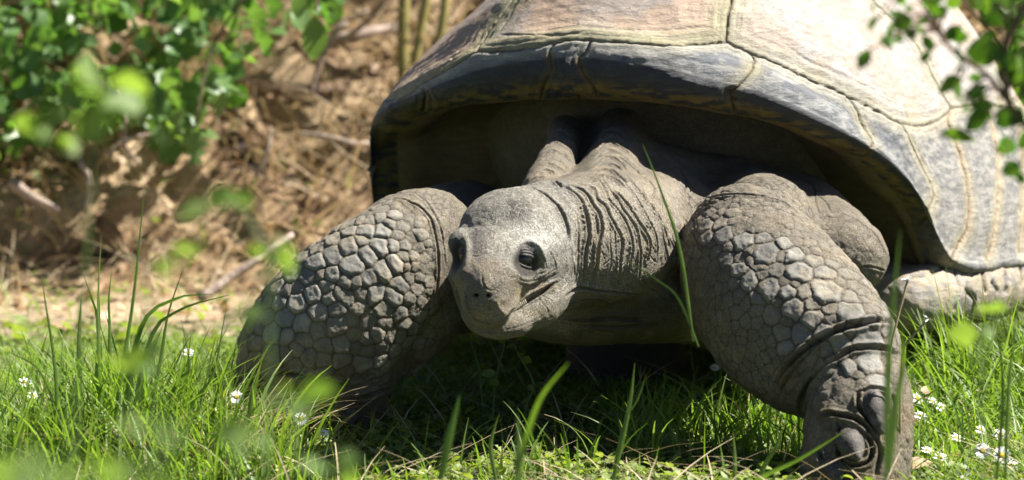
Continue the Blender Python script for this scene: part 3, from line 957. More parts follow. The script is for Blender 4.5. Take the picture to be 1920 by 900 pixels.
# ---- body colour
def body_colour():
    V = BASE
    n1 = noise3(V, 30, 3); n2 = noise3(V + 2, 120, 2); n3 = noise3(V + 4, 16, 2)
    c = np.tile(np.array([.238, .206, .162]), (len(V), 1)) * (1 + .25 * n1 + .2 * n2)[:, None]
    # olive tone low on the inner legs and belly, darkened to paint in shade
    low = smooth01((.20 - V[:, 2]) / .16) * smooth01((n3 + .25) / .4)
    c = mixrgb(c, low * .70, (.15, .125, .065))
    # plates: bluish grey horn, paler worn rim, darker heart
    pl = PLATE
    horn = np.array([.225, .216, .20]) * (1 + .35 * n1)[:, None] * (1 + .6 * (PRND - .5))[:, None] * (1 + .35 * n2)[:, None]
    oli = np.array([.16, .135, .07])
    ol = smooth01((noise3(V + 8, 14, 2) + .02) / .16)[:, None] * smooth01((.30 - V[:, 2]) / .14)[:, None] * .65
    horn = horn * (1 - ol) + oli * ol
    c = c * (1 - pl[:, None]) + horn * pl[:, None]
    c = mixrgb(c, pl * np.exp(-((RING - .2) / .1) ** 2) * .18, (.45, .42, .36))
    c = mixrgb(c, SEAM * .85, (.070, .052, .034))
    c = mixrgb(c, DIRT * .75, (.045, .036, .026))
    # head and neck
    hd = np.linalg.norm((V - P(958, 470, 3.42)), axis=1)
    head = smooth01((.115 - hd) / .02) * (PX < 1082) * (PX > 836)
    pale = np.array([.27, .252, .218]) * (1 + .3 * n2 + .25 * n1)[:, None]
    k = head[:, None] * (1 - np.clip(DIRT * .8, 0, 1)[:, None])
    c = c * (1 - k) + pale * k
    def spot(px, py, rx, ry, col, a=1.0, p=1.0, nz=.5):
        nonlocal c
        r = np.hypot((PX - px) / rx, (PY - py) / ry) + n2 * nz + n1 * nz
        c = mixrgb(c, a * head * np.exp(-np.clip(r, 0, 9) ** (2 * p)), col)
    spot(1010, 445, 55, 36, (.62, .61, .58), .8)
    spot(930, 500, 40, 25, (.46, .43, .38), .4)
    spot(975, 390, 20, 20, (.07, .062, .055), .9, 1.2, 1.4)
    spot(897, 455, 15, 24, (.16, .13, .12), .7, 2.0, .6)
    spot(925, 522, 17, 18, (.30, .32, .34), .7, 1.6)
    spot(956, 548, 28, 24, (.42, .31, .12), .9, 1.8)
    spot(1010, 537, 34, 10, (.27, .19, .08), .8, 1.5)
    spot(985, 565, 30, 9, (.30, .29, .27), .6, 1.5)
    spot(905, 520, 50, 14, (.36, .30, .25), .3)
    spot(940, 580, 14, 12, (.10, .08, .075), .8, 1.2)
    spot(900, 565, 60, 30, (.13, .11, .045), .75, 1.4, .5)  # olive lower face, made darker so the colour carries its shading
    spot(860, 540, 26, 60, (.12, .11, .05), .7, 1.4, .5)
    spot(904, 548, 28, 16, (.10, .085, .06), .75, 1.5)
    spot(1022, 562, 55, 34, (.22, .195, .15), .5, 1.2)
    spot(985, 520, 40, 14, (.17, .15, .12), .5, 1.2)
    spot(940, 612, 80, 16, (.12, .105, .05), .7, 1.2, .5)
    spot(1010, 585, 40, 14, (.26, .22, .13), .6, 1.2, .5)
    spot(1060, 380, 20, 14, (.30, .26, .23), .3)
    for ex, ey, rx, ry, an in EYE:
        spot(ex, ey, rx * 1.18, ry * 1.12, (.022, .022, .024), .97, 3.0, .1)
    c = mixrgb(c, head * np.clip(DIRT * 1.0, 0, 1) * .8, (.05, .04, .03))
    # neck: warm grey
    nk = smooth01((PX - 1068) / 12) * smooth01((1290 - PX) / 30) * smooth01((585 - PY) / 40) * smooth01((PY - 330) / 20)
    c = mixrgb(c, nk * .6 * (1 - DIRT), (.40, .36, .30))
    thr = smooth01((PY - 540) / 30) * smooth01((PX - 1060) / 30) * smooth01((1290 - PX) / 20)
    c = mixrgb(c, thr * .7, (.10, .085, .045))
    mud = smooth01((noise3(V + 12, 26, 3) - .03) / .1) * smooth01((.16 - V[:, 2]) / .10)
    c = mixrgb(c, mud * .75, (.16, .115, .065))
    dust = smooth01((noise3(V + 15, 40, 3) - .02) / .12) * (1 - head)
    c = mixrgb(c, dust * .35, (.36, .29, .20))
    c[:, 2] *= .94
    global HEADM
    eyem = np.ones(len(V))
    for ex, ey, rx, ry, an in EYE: eyem *= 1 - np.exp(-np.clip(np.hypot((PX - ex) / (rx * 1.25), (PY - ey) / (ry * 1.15)), 0, 5) ** 6)
    HEADM = eyem * head * (1 - np.clip(DIRT, 0, 1)) * smooth01((560 - PY) / 60 + .3)
    fine = np.clip(.9 - PLATE * .75 + 0 * n1, .12, 1)
    fine = np.where((PX < 900) & (PY < 700) & (PLATE > .02), fine * .55, fine)
    return np.clip(c, .004, .9), fine
me = new_mesh('body', BV, BQ)
# hind part and hind legs, hidden inside and under the shell, in the same mesh
cv, cq = coarse_body()
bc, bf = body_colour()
V_all = np.vstack([BV, cv]); 
bm_me = new_mesh('body', V_all, np.vstack([BQ, cq + len(BV)]))
bpy.data.meshes.remove(me)
ccol = np.tile([.24, .195, .13], (len(cv), 1)) * (1 + .6 * noise3(cv, 20, 3))[:, None]
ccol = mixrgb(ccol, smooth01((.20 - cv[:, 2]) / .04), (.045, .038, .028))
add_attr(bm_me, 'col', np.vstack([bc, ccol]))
add_attr(bm_me, 'headm', np.r_[HEADM, np.zeros(len(cv))])
add_attr(bm_me, 'fine', np.r_[bf, np.full(len(cv), 1.0)])
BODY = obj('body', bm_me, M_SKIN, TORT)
print('body', time.time() - T0)

# ---- small parts of the head and feet
def tube(pts, rad, seg=10, n=None, caps=True, squash=None):
    p = np.asarray(pts, float)
    n = n or (len(p) - 1) * 5 + 1
    rad = np.asarray(rad, float)
    r = np.interp(np.linspace(0, 1, n), np.linspace(0, 1, len(rad)), rad)
    s = spline(p, n)
    d = np.gradient(s, axis=0); d /= np.linalg.norm(d, axis=1, keepdims=True) + 1e-12
    up = np.array([0.13, .21, .97]) if abs(d[0][2]) < .9 else np.array([1, .1, .05])
    a = np.cross(d, up); a /= np.linalg.norm(a, axis=1, keepdims=True) + 1e-12
    b = np.cross(d, a)
    th = np.linspace(0, 2 * math.pi, seg, endpoint=False)
    v = s[:, None] + r[:, None, None] * (np.cos(th)[None, :, None] * a[:, None] + np.sin(th)[None, :, None] * b[:, None])
    v = v.reshape(-1, 3)
    i = np.arange(n * seg).reshape(n, seg)
    j = np.roll(i, -1, 1)
    f = np.stack([i[:-1], j[:-1], j[1:], i[1:]], -1).reshape(-1, 4)
    if caps:
        v = np.vstack([v, s[0] - d[0] * r[0] * .3, s[-1] + d[-1] * r[-1] * .5])
        c0, c1 = len(v) - 2, len(v) - 1
        t = np.vstack([np.stack([np.full(seg, c0), j[0], i[0]], -1), np.stack([np.full(seg, c1), i[-1], j[-1]], -1)])
        return v, [f, t]
    return v, [f]

def ellipsoid(c, r, rot=None, nu=28, nv=18, th0=0.0, th1=math.pi):
    u = np.linspace(0, 2 * math.pi, nu, endpoint=False); w = np.linspace(th0, th1, nv)
    x = np.sin(w)[:, None] * np.cos(u); y = np.sin(w)[:, None] * np.sin(u); z = np.cos(w)[:, None] * np.ones(nu)
    p = np.stack([x, y, z], -1).reshape(-1, 3) * r
    if rot is not None: p = p @ np.asarray(rot)
    i = np.arange(nu * nv).reshape(nv, nu); j = np.roll(i, -1, 1)
    return p + c, np.stack([i[:-1], i[1:], j[1:], j[:-1]], -1).reshape(-1, 4)

BVH_D = BVHTree.FromPolygons([tuple(x) for x in BV[:0]], []) if False else None
def nearest_disp(px, py):
    """a place on the finished skin under the pixel"""
    i = np.argmin(np.hypot(PX - px, PY - py) + (PT - 3.2) * 4 + (FACING < 0) * 50)
    return BV[i], BN[i]

eye_out = np.array([.62, -.74, -.05])
for k, (ex, ey, rx, ry, an) in enumerate(EYE):
    p0 = hit(ex, ey); 
    out = eye_out if k == 0 else np.array([-.80, -.55, -.05])
    out = out / np.linalg.norm(out)
    r = .0142 if k == 0 else .0115
    c = p0 - out * (r + .0044) + (np.array([.0065, 0, 0]) if k == 0 else 0)
    e = obj('eye', new_mesh('eye', *ellipsoid(c, (r, r, r * 1.05))), M_EYE, TORT)
    # lids: thick folded rims above and below the slit
    sl = np.cross(out, [0, 0, 1.0]); sl /= np.linalg.norm(sl)
    upv = np.cross(sl, out)
    tl = (.30 if k == 0 else -.2)
    s2 = sl * math.cos(tl) + upv * math.sin(tl); u2 = np.cross(s2, out) * 1.0
    if u2[2] < 0: u2 = -u2
    for sg in (1, -1):
        vs, fs = [], []
        for q in range(3):
            ang = np.linspace(-1.2, 1.2, 15)
            lift = ((.40 if sg > 0 else .56) + .25 * q) * sg
            pts = [c + (r - .0006 + .0004 * q) * (out * math.cos(a) * math.cos(lift * math.cos(a)) + s2 * math.sin(a) + u2 * math.sin(lift * math.cos(a * .9))) for a in ang]
            v_, f_ = tube(pts, [.0006, .0017, .0020, .0017, .0006], 7, 24)
            off = sum(len(x) for x in vs)
            vs.append(v_); fs += [g + off for g in f_]
        obj('eyelid', new_mesh('eyelid', np.vstack(vs), fs), M_LID, e)
# little sawtooth ridge along the jaw
vs, fs, off = [], [], 0
ln = spline([(931, 601), (944, 594), (958, 585), (972, 575), (986, 566)], 19)
for i, (x, y) in enumerate(ln):
    p, nn = nearest_disp(x, y)
    p = hit(x, y)
    a = p + np.array([0, -.0005, -.0012])
    b = a + np.array([-.0012, -.0016, .0046])
    v_, f_ = tube([a, (a + b) / 2, b], [.0009, .0008, .0003], 5, 4)
    vs.append(v_); fs += [g + off for g in f_]; off += len(v_)
o = obj('jaw_ridge', new_mesh('jaw_ridge', np.vstack(vs), fs), M_TOOTH, TORT); o['kind'] = 'stuff'
for (x, y) in ((892, 554), (916, 554)):
    p = hit(x, y)
    obj('nostril', new_mesh('nostril', *ellipsoid(p + np.array([.0, .0030, 0]), (.0021, .0018, .0017))), M_NOSE, TORT)
# claws
def claw(pts, r0, t_in=.0):
    w = []
    for k, (x, y, lift) in enumerate(pts):
        w.append(hit(x, y) + np.array([0, -lift, 0]))
    v_, f_ = tube(w, [r0 * .95, r0, r0 * .86, r0 * .58, r0 * .18], 18, 22)
    n_ = noise3(v_ * [1, 1, .35], 420, 2)[:, None]
    v_ = v_ + n_ * .0018 + (noise3(v_ * [1.6, 1, .15] , 600, 1) * .0009)[:, None]
    return obj('claw', new_mesh('claw', v_, f_), M_CLAW, TORT)
claw([(1636, 748, -.011), (1640, 766, -.004), (1645, 788, .001), (1653, 812, .006)], .0135)
claw([(1592, 826, -.010), (1598, 838, .002), (1603, 848, .012), (1606, 856, .017)], .0150)
claw([(1556, 876, -.010), (1562, 888, .000), (1568, 900, .008), (1572, 908, .012)], .0130)
for x in (505, 550, 600, 655):
    claw([(x, 772, -.008), (x - 2, 784, .002), (x - 3, 794, .008), (x - 4, 803, .010)], .0115)

# ------------------------------------------------------------------ carapace
nr, nc, _ = SH_V.shape
SV = SH_V.reshape(-1, 3).copy()
ids = np.arange(nr * nc).reshape(nr, nc)
SQ = np.stack([ids[:-1, :-1], ids[:-1, 1:], ids[1:, 1:], ids[1:, :-1]], -1).reshape(-1, 4)
SN = vnormals(SV, SQ)
ctr = np.r_[body(.6, 0), .35]
if ((SN * (SV - ctr)).sum(1)[nc * 100:nc * 200]).mean() < 0:
    SQ = SQ[:, ::-1].copy(); SN = -SN
sx, sy, st_ = proj(SV)
sview = CAM - SV; sview /= np.linalg.norm(sview, axis=1, keepdims=True)
sface = (SN * sview).sum(1)
ROW = np.repeat(np.arange(nr), nc); SS = np.tile(SH_S, nr)
R_LIP0, R_LIP1 = 26, 60
BVH_S = BVHTree.FromPolygons([tuple(x) for x in SV[nc * 18:]], [tuple(x) for x in (SQ[(SQ.min(1) >= nc * 18)] - nc * 18).tolist()])
T1, T2, T2b, T3, T4, T5, T6, T7, T8 = (893, 98), (1040, 80), (1108, 76), (1362, 77), (1408, 99), (1590, 184), (1690, 233), (1785, 203), (1850, 194)
S_top = {
 'left': [(748, 190), (800, 152), (850, 124), T1], 'a': [T1, (950, 95), (1000, 88), T2], 'b': [T2, (1075, 74), T2b], 'c': [T2b, (1240, 83), (1300, 82), T3], 'd': [T3, (1385, 88), T4],
 'e': [T4, (1440, 112), (1475, 128), (1520, 150), (1565, 169), T5], 'f': [T5, (1622, 198), (1660, 219), T6], 'g': [T6, (1730, 236), (1765, 222), T7], 'h': [T7, (1820, 198), T8],
 'i': [T8, (1905, 205), (1960, 210), (2060, 212)]}
CR = {
 'v1l': [T1, (925, 50), (962, 0), (985, -60)], 'v1r': [T3, (1366, 30), (1372, 0), (1380, -60)],
 'c12': [T7, (1765, 172), (1722, 92), (1690, 50), (1640, 5), (1590, -60)], 'c23': [(1908, 207), (1886, 178), (1850, 112), (1812, 50), (1770, -20)],
 'm1': [(793, 168), (797, 180), (795, 205)], 'm2': [T2, (1030, 100), (1034, 130), (1020, 160), (1014, 188)], 'm3': [T2b, (1100, 92), (1085, 112), (1094, 140), (1112, 165), (1122, 190)],
 'm4': [T4, (1415, 112), (1406, 138), (1388, 158), (1372, 172), (1374, 200), (1378, 210)], 'm5': [T5, (1604, 205), (1620, 240), (1634, 262), (1636, 275), (1622, 290), (1603, 293)],
 'm6': [T6, (1712, 272), (1735, 320), (1750, 350), (1752, 372), (1742, 395), (1725, 415), (1710, 424)], 'm7': [T7, (1780, 230), (1796, 265), (1811, 320), (1818, 380), (1816, 430), (1800, 460), (1785, 488)],
 'm8': [T8, (1862, 245), (1873, 290), (1873, 370), (1866, 430), (1853, 484)], 'm9': [(1908, 207), (1920, 300), (1920, 380), (1912, 478)], 'm10': [(1975, 211), (1985, 300), (1983, 400), (1975, 478)]}
seam = np.full(len(SV), np.inf)
wide = np.full(len(SV), np.inf)             # the tan soft seams of the flank
top_d = np.full(len(SV), np.inf)
def shell_line(pts, n=None):
    sp = spline(pts, n or max(8, int(sum(math.hypot(a[0] - b[0], a[1] - b[1]) for a, b in zip(pts, pts[1:])) / 7)))
    r_ = random.Random(int(pts[0][0] * 7 + pts[0][1]))
    out, cur = [], []
    for a, b in sp:
        h = hit(a + r_.uniform(-1.2, 1.2), b + r_.uniform(-1.2, 1.2), BVH_S)
        if h is None or (cur and np.linalg.norm(h - cur[-1]) > .07):
            if len(cur) > 2: out.append(cur)
            cur = []
        if h is not None: cur.append(h)
    if len(cur) > 2: out.append(cur)
    return out
for k, ln in list(S_top.items()) + list(CR.items()):
    for w in shell_line(ln):
        d, u = poly_dist(SV, w, .09)
        seam = np.minimum(seam, d)
        if k in ('m7', 'm8', 'm9', 'm10'): wide = np.minimum(wide, d)
        if k in S_top: top_d = np.minimum(top_d, d)
# seams of the far side and the back, which no pixel shows
Lb = ((SV[:, :2] - C0) @ -BF); Wb = ((SV[:, :2] - C0) @ BR)
hidden = (sface < -.05) | (Lb > .75)
wv = np.clip((ROW - R_LIP1) / max(1, nr - 1 - R_LIP1), 0, 1)
hs = np.abs(((SS / .155 + .5) % 1) - .5) * .155
hd_ = np.where(wv < .14, np.minimum(hs, np.abs(wv - .14) * .5), np.minimum(np.abs(((Lb + .05) / .26 + .5) % 1 - .5) * .26, np.minimum(np.abs(np.abs(Wb) - .17), np.abs(wv - .14) * .5)))
hd_ = np.where(ROW < R_LIP0, 9, hd_)
seam = np.where(hidden, np.minimum(seam, hd_), seam)
n1 = noise3(SV, 22, 3); n2 = noise3(SV + 3, 90, 3); n3 = noise3(SV * [1, 1, 3], 60, 3); n4 = noise3(SV + 1, 9, 2)
on_lip = smooth01((ROW - R_LIP0) / 6) 
inside = ROW < R_LIP0
seam = np.minimum(seam, .12); wide = np.minimum(wide, .12); top_d = np.minimum(top_d, .12)
seam_w = seam + n2 * .0012
dsp = -.0034 * np.exp(-(seam_w / .0017) ** 2) + .0016 * smooth01(seam / .02) * on_lip
dsp += -.0016 * np.exp(-(wide / .0045) ** 2)
# growth rings: low ridges that follow the seams
ring = np.sin(seam * 2 * math.pi / .0052 + n1 * 5) * .00030 * np.exp(-seam / .032) + np.sin(seam * 2 * math.pi / .013 + n1 * 4) * .0005 * np.exp(-seam / .05)
dsp += np.where(inside, 0, ring)
dsp += n1 * .004 + n2 * .0013 + n4 * .006
# raised growth step inside the first plate and down the flank plate
for ln, dp in (([(934, 69), (980, 67), (1030, 66), (1100, 60)], .0022), ([(1150, 57), (1250, 55), (1342, 50)], .0014), ([(934, 69), (952, 40), (975, 0)], .0010), ([(1344, 50), (1348, 0)], .001),
               ([(1472, 84), (1510, 112), (1550, 130), (1590, 146)], .0014), ([(1590, 146), (1640, 172), (1690, 193)], .0012), ([(1035, 95), (1060, 92), (1085, 86)], .0016),
               ([(800, 145), (840, 118), (880, 80)], .002), ([(1160, 100), (1250, 105), (1330, 120), (1390, 125)], .0010), ([(1540, 190), (1580, 215), (1600, 235)], .0012),
               ([(1640, 235), (1670, 262), (1700, 300)], .0012)):
    for w in shell_line(ln):
        d, u = poly_dist(SV, w, .02)
        m = np.isfinite(d)
        dsp[m] += -dp * np.exp(-(d[m] / .0016) ** 2) * np.minimum(1, np.minimum(u[m], 1 - u[m]) * 8 + .1)
        top = m & (d < .0012)
# chip at the rim
for (x, y, w_, dp) in ((1369, 172, .006, .006), (1376, 188, .004, .005), (795, 172, .003, .003), (1634, 274, .003, .003), (1028, 148, .003, .002)):
    h = hit(x, y, BVH_S)
    if h is not None:
        d = np.linalg.norm(SV - h, axis=1)
        dsp += -dp * np.exp(-(d / w_) ** 2) * (1 + 2 * n2)
SVd = SV + SN * dsp[:, None]
# ---- shell colour (pigment, algae, dust, painted rim highlight)
w_lip = np.clip((ROW - R_LIP0) / (R_LIP1 - R_LIP0), 0, 1)
flank = smooth01((SS - .42) / .1) + smooth01((-SS - .42) / .1)
pink = np.array([.39, .285, .205]); cream = np.array([.34, .30, .175]); blue = np.array([.115, .124, .140]); bone = np.array([.34, .325, .28])
cA = np.tile(pink, (len(SV), 1))
cA = mixrgb(cA, smooth01((n1 + .02) / .2) * .55, (.31, .295, .275))
cA = mixrgb(cA, smooth01((noise3(SV + 6, 14, 2)) / .2) * .4, (.36, .27, .18))
cA = mixrgb(cA, np.exp(-(seam / .022) ** 2) * .8, cream)
cA = mixrgb(cA, np.exp(-(seam / .012) ** 2) * smooth01((n3 + .1) / .2) * .6, (.20, .19, .12))
# marginals
marg = (wv < .30) & (np.where(hidden, wv < .14, True))
is_m = np.zeros(len(SV))
def inpoly(x, y, poly):
    r = np.zeros(len(x), bool)
    p = np.asarray(poly, float); n = len(p); j = n - 1
    for i in range(n):
        xi, yi = p[i]; xj, yj = p[j]
        c_ = ((yi > y) != (yj > y)) & (x < (xj - xi) * (y - yi) / (yj - yi + 1e-9) + xi)
        r ^= c_
        j = i
    return r
def dense(k): return [tuple(q) for q in spline((S_top | CR)[k], 24)]
lo_edge = 2000
def poly(*seq):
    out = []
    for s_ in seq:
        out += s_ if isinstance(s_, list) else [s_]
    return out
rev = lambda l: l[::-1]
POLY = [
 ('costal', poly(dense('left'), dense('v1l'), (600, -60), (600, 170))),
 ('vertebral', poly(dense('v1l')[::-1], dense('a'), dense('b'), dense('c'), dense('v1r'))),
 ('costal', poly(dense('v1r')[::-1], dense('d'), dense('e'), dense('f'), dense('g'), dense('c12'))),
 ('costal', poly(dense('c12')[::-1], dense('h'), (1908, 207), dense('c23'), (1590, -60))),
 ('costal', poly(rev(dense('c23')), (1908, 207), (2060, 212), (2300, 212), (2300, -60))),
 ('marginal', poly((500, 170), dense('left')[:6], (790, 158), dense('m1'), (795, 500), (500, 500))),
 ('marginal', poly(dense('left')[5:], dense('a'), dense('m2'), (1014, 300), (796, 300), rev(dense('m1')))),
 ('cervical', poly(dense('b'), dense('m3'), (1122, 300), (1014, 300), rev(dense('m2')))),
 ('marginal', poly(dense('c'), dense('d'), dense('m4'), (1378, 300), (1122, 300), rev(dense('m3')))),
 ('marginal', poly(dense('e'), dense('m5'), (1590, 330), (1378, 260), rev(dense('m4')))),
 ('marginal', poly(dense('f'), dense('m6'), (1690, 440), (1590, 330), rev(dense('m5')))),
 ('marginal', poly(dense('g'), dense('m7'), (1785, 640), (1640, 640), (1690, 440), rev(dense('m6')))),
 ('marginal', poly(dense('h'), dense('m8'), (1853, 640), (1785, 640), rev(dense('m7')))),
 ('marginal', poly((1850, 194), (1908, 207), dense('m9'), (1912, 640), (1853, 640), rev(dense('m8')))),
 ('marginal', poly((1908, 207), (1975, 211), dense('m10'), (1975, 640), (1912, 640), rev(dense('m9')))),
 ('marginal', poly((1975, 211), (2400, 212), (2400, 640), (1975, 640), rev(dense('m10')))),
]
lab = np.full(len(SV), -1)
for i, (nm, pl) in enumerate(POLY):
    m = inpoly(sx, sy, pl) & ~hidden & (ROW >= R_LIP0 - 1) & (lab < 0)
    lab[m] = i
nolab = (lab < 0) & (ROW >= R_LIP0 - 1)
canon = np.where(wv < .14, 100 + np.floor(SS / .155).astype(int) + 20,
                 np.where(np.abs(Wb) < .17, 200 + np.floor((Lb + .05) / .26).astype(int), 300 + np.floor((Lb + .05) / .26).astype(int) * 2 + (Wb > 0)))
lab = np.where(nolab, canon, lab)
lab[ROW < R_LIP0 - 1] = -1
isM = np.isin(lab, [i for i, (nm, _) in enumerate(POLY) if nm in ('marginal', 'cervical')]) | ((lab >= 100) & (lab < 200))
cM = np.tile(blue, (len(SV), 1)) * (1 + .5 * n3)[:, None]
cM = mixrgb(cM, smooth01((n3 + .5 * n2 - .02 + .10 * flank) / .16) * .55, (.34, .33, .30))
cM = mixrgb(cM, np.exp(-(seam / .014) ** 2) * .75, cream)
cM = mixrgb(cM, smooth01(1 - top_d / .022) * .8 * (1 - flank * .5), bone)
cM = mixrgb(cM, np.exp(-(wide / .0055) ** 2) * .85, (.36, .25, .14))
cM = mixrgb(cM, flank * .22, (.38, .33, .24))
cside = (lab >= 2) & (lab <= 4)
cA = mixrgb(cA, cside * (.45 + .5 * smooth01((n1 + .1) / .2)), (.36, .335, .305))
cA = mixrgb(cA, (lab == 1) * smooth01((.030 - seam) / .02) * .6, (.235, .225, .14))
cA = mixrgb(cA, np.exp(-(seam / .016) ** 2) * .5, (.33, .295, .175))
c = np.where(isM[:, None], cM, cA)
# the lip's face: near black horn with ochre streaks low down
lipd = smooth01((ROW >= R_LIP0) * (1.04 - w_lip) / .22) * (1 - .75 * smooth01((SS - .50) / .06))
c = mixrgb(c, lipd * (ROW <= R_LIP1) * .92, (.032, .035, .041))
st2 = noise3(SV * [1, 1, 4.5] + 2, 45, 3)
c = mixrgb(c, smooth01((.55 - w_lip) / .3) * (ROW <= R_LIP1) * smooth01((st2 + .08) / .12) * .8 * (1 - .7 * smooth01((SS - .50) / .06)), (.20, .145, .040))
c = mixrgb(c, (ROW <= R_LIP1) * np.exp(-(seam / .004) ** 2) * .7, (.15, .11, .04))
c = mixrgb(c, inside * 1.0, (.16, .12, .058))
c = mixrgb(c, inside * smooth01((n1 + .05) / .2) * .6, (.22, .155, .07))
c = mixrgb(c, (ROW >= R_LIP1 - 3) * (ROW < R_LIP1 + 5) * smooth01((st2 + .12) / .1) * .3, (.36, .35, .32))  # highlight painted in streaks along the lip's upper edge
c = mixrgb(c, np.exp(-((seam_w) / .0011) ** 2) * .8, (.09, .06, .03))
c = np.clip(c, .004, .8)
CARA = obj('carapace', None, None, TORT) if False else None
# base layer: the inner side of the shell
fl = lab[SQ[:, 0]]
def sub(mask, name, parent):
    q = SQ[mask]
    used, inv = np.unique(q.ravel(), return_inverse=True)
    m_ = new_mesh(name, SVd[used], inv.reshape(-1, 4))
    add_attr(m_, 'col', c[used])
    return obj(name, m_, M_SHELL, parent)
CARA = sub(fl == -1, 'carapace', TORT)
for l_ in np.unique(fl):
    if l_ < 0: continue
    nm = POLY[l_][0] if l_ < 100 else ('marginal' if l_ < 200 else 'vertebral' if l_ < 300 else 'costal')
    m = fl == l_
    if m.sum() < 30:
        continue
    sub(m, nm + '_scute', CARA)
# leftovers join the base so that no hole is left
left = np.isin(fl, [l_ for l_ in np.unique(fl) if l_ >= 0 and (fl == l_).sum() < 30])
if left.any(): sub(left, 'marginal_scute', CARA)
print('shell', time.time() - T0, len(SQ))

# ------------------------------------------------------------------ plastron and bridges
def plastron():
    v = Vol((-.70, -.12, .03), (1.0, 1.45, .30), .005)
    R2 = [[BR[0], BR[1], 0], [-BF[0], -BF[1], 0], [0, 0, 1]]
    c = body(.60, 0)
    v.ell((c[0], c[1], .150), (.37, .50, .055), R2, .02)
    g = body(.13, -.02)
    v.ell((g[0], g[1], .135), (.145, .12, .030), R2, .03)
    for sg in (-1, 1):
        for L_ in np.linspace(.30, .88, 23):
            W_ = np.interp(L_, _oh[:, 0], _oh[:, 1])
            a = body(L_, sg * (W_ - .040)); b = body(L_, sg * (W_ - .13))
            v.cone((a[0], a[1], .126), (b[0], b[1], .110), .040, .040, .02)
    return v.mesh()
pv, pq = plastron()
pv, pq = subdivide(pv, pq)
pn = vnormals(pv, pq)
pd = noise3(pv, 14, 3) * .007 + noise3(pv, 70, 3) * .005
px_, py_, _t = proj(pv)
for ln, w_, dp in (([(1708, 515), (1745, 512), (1785, 493), (1820, 516), (1853, 487), (1885, 493), (1920, 482)], .0025, .004), ([(1841, 502), (1846, 525), (1850, 545)], .003, .007),
                   ([(1862, 530), (1870, 545)], .003, .006), ([(1886, 515), (1888, 545)], .003, .007), ([(1915, 505), (1918, 525)], .004, .01), ([(1785, 493), (1800, 540), (1790, 580)], .002, .003),
                   ([(1815, 545), (1830, 560), (1825, 590)], .004, .007)):
    bp = BVHTree.FromPolygons([tuple(x) for x in pv], [tuple(x) for x in pq.tolist()]) if 'bp' not in globals() else bp
    w = [h for h in (hit(a, b, bp) for a, b in spline(ln, 14)) if h is not None]
    if len(w) > 2:
        d, u = poly_dist(pv, w, .05)
        m = np.isfinite(d)
        pd[m] -= dp * np.exp(-(d[m] / w_) ** 2)
pv2 = pv + pn * pd[:, None]
pm = new_mesh('plastron', pv2, pq)
n_ = noise3(pv, 25, 3); m_ = noise3(pv + 3, 80, 3)
pc = np.tile([.33, .275, .195], (len(pv), 1)) * (1 + .4 * n_)[:, None]
pc = mixrgb(pc, smooth01((m_ + .02) / .15) * .6, (.24, .235, .23))
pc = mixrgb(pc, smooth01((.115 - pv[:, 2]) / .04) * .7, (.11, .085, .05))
pc = mixrgb(pc, smooth01((-pd - .003) / .006), (.05, .035, .02))
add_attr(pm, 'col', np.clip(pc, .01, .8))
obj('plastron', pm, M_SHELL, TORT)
print('plastron', time.time() - T0)
# ------------------------------------------------------------------ ground and bank
def height(x, y):
    """terrain height at world x, y"""
    x = np.asarray(x, float); y = np.asarray(y, float)
    base = .10 * np.sin(x * 1.3 + .4) + .06 * np.sin(x * 3.1)
    d = y - (1.72 + base)
    h = .66 * np.clip(d, 0, 1.0) + .30 * np.clip(d - 1.0, 0, .6) + .22 * np.clip(d - 1.6, 0, 8)
    h = np.where(d > 0, h, 0) * smooth01(d / .25)
    return h
def terrain(xs, ys, rough, big):
    X, Y = np.meshgrid(xs, ys)
    p = np.stack([X.ravel(), Y.ravel(), np.zeros(X.size)], 1)
    z = height(X, Y).ravel()
    near = np.exp(-((p[:, 1] + .2) / 1.4) ** 2)
    z = z + noise3(p, 5, 3) * (.018 * (1 - .5 * near) + big * smooth01(z / .15)) + noise3(p + 3, 23, 3) * (.007 + rough * smooth01(z / .08))
    p[:, 2] = z - .006
    n, m = X.shape
    i = np.arange(n * m).reshape(n, m)
    return p, np.stack([i[:-1, :-1], i[:-1, 1:], i[1:, 1:], i[1:, :-1]], -1).reshape(-1, 4)
xs = np.r_[-60, -30, -12, -6, -3, np.linspace(-1.6, 1.6, 230), 3, 6, 12, 30, 60]
ys = np.r_[-60, -30, -12, -6, -4, -3, np.linspace(-2.2, 1.64, 220)]
gv, gq = terrain(xs, ys, 0, 0)
tag(obj('ground', new_mesh('ground', gv, gq), M_GROUND), kind='structure')
ys = np.r_[np.linspace(1.60, 3.6, 260), 3.8, 4.2, 5, 6, 8, 11, 14, 30, 60]
bv_, bq_ = terrain(xs, ys, .085, .22)
bv_[:, 2] -= np.where(bv_[:, 1] < 1.63, .01, 0)
tag(obj('earth_bank', new_mesh('earth_bank', bv_, bq_), M_BANK), kind='structure')
gt = BVHTree.FromPolygons([tuple(x) for x in np.vstack([gv, bv_])], [tuple(x) for x in np.vstack([gq, bq_ + len(gv)]).tolist()])
def gz(x, y):
    r = gt.ray_cast(Vector((x, y, 30)), Vector((0, 0, -1)))
    return r[0][2] if r[0] is not None else 0.0
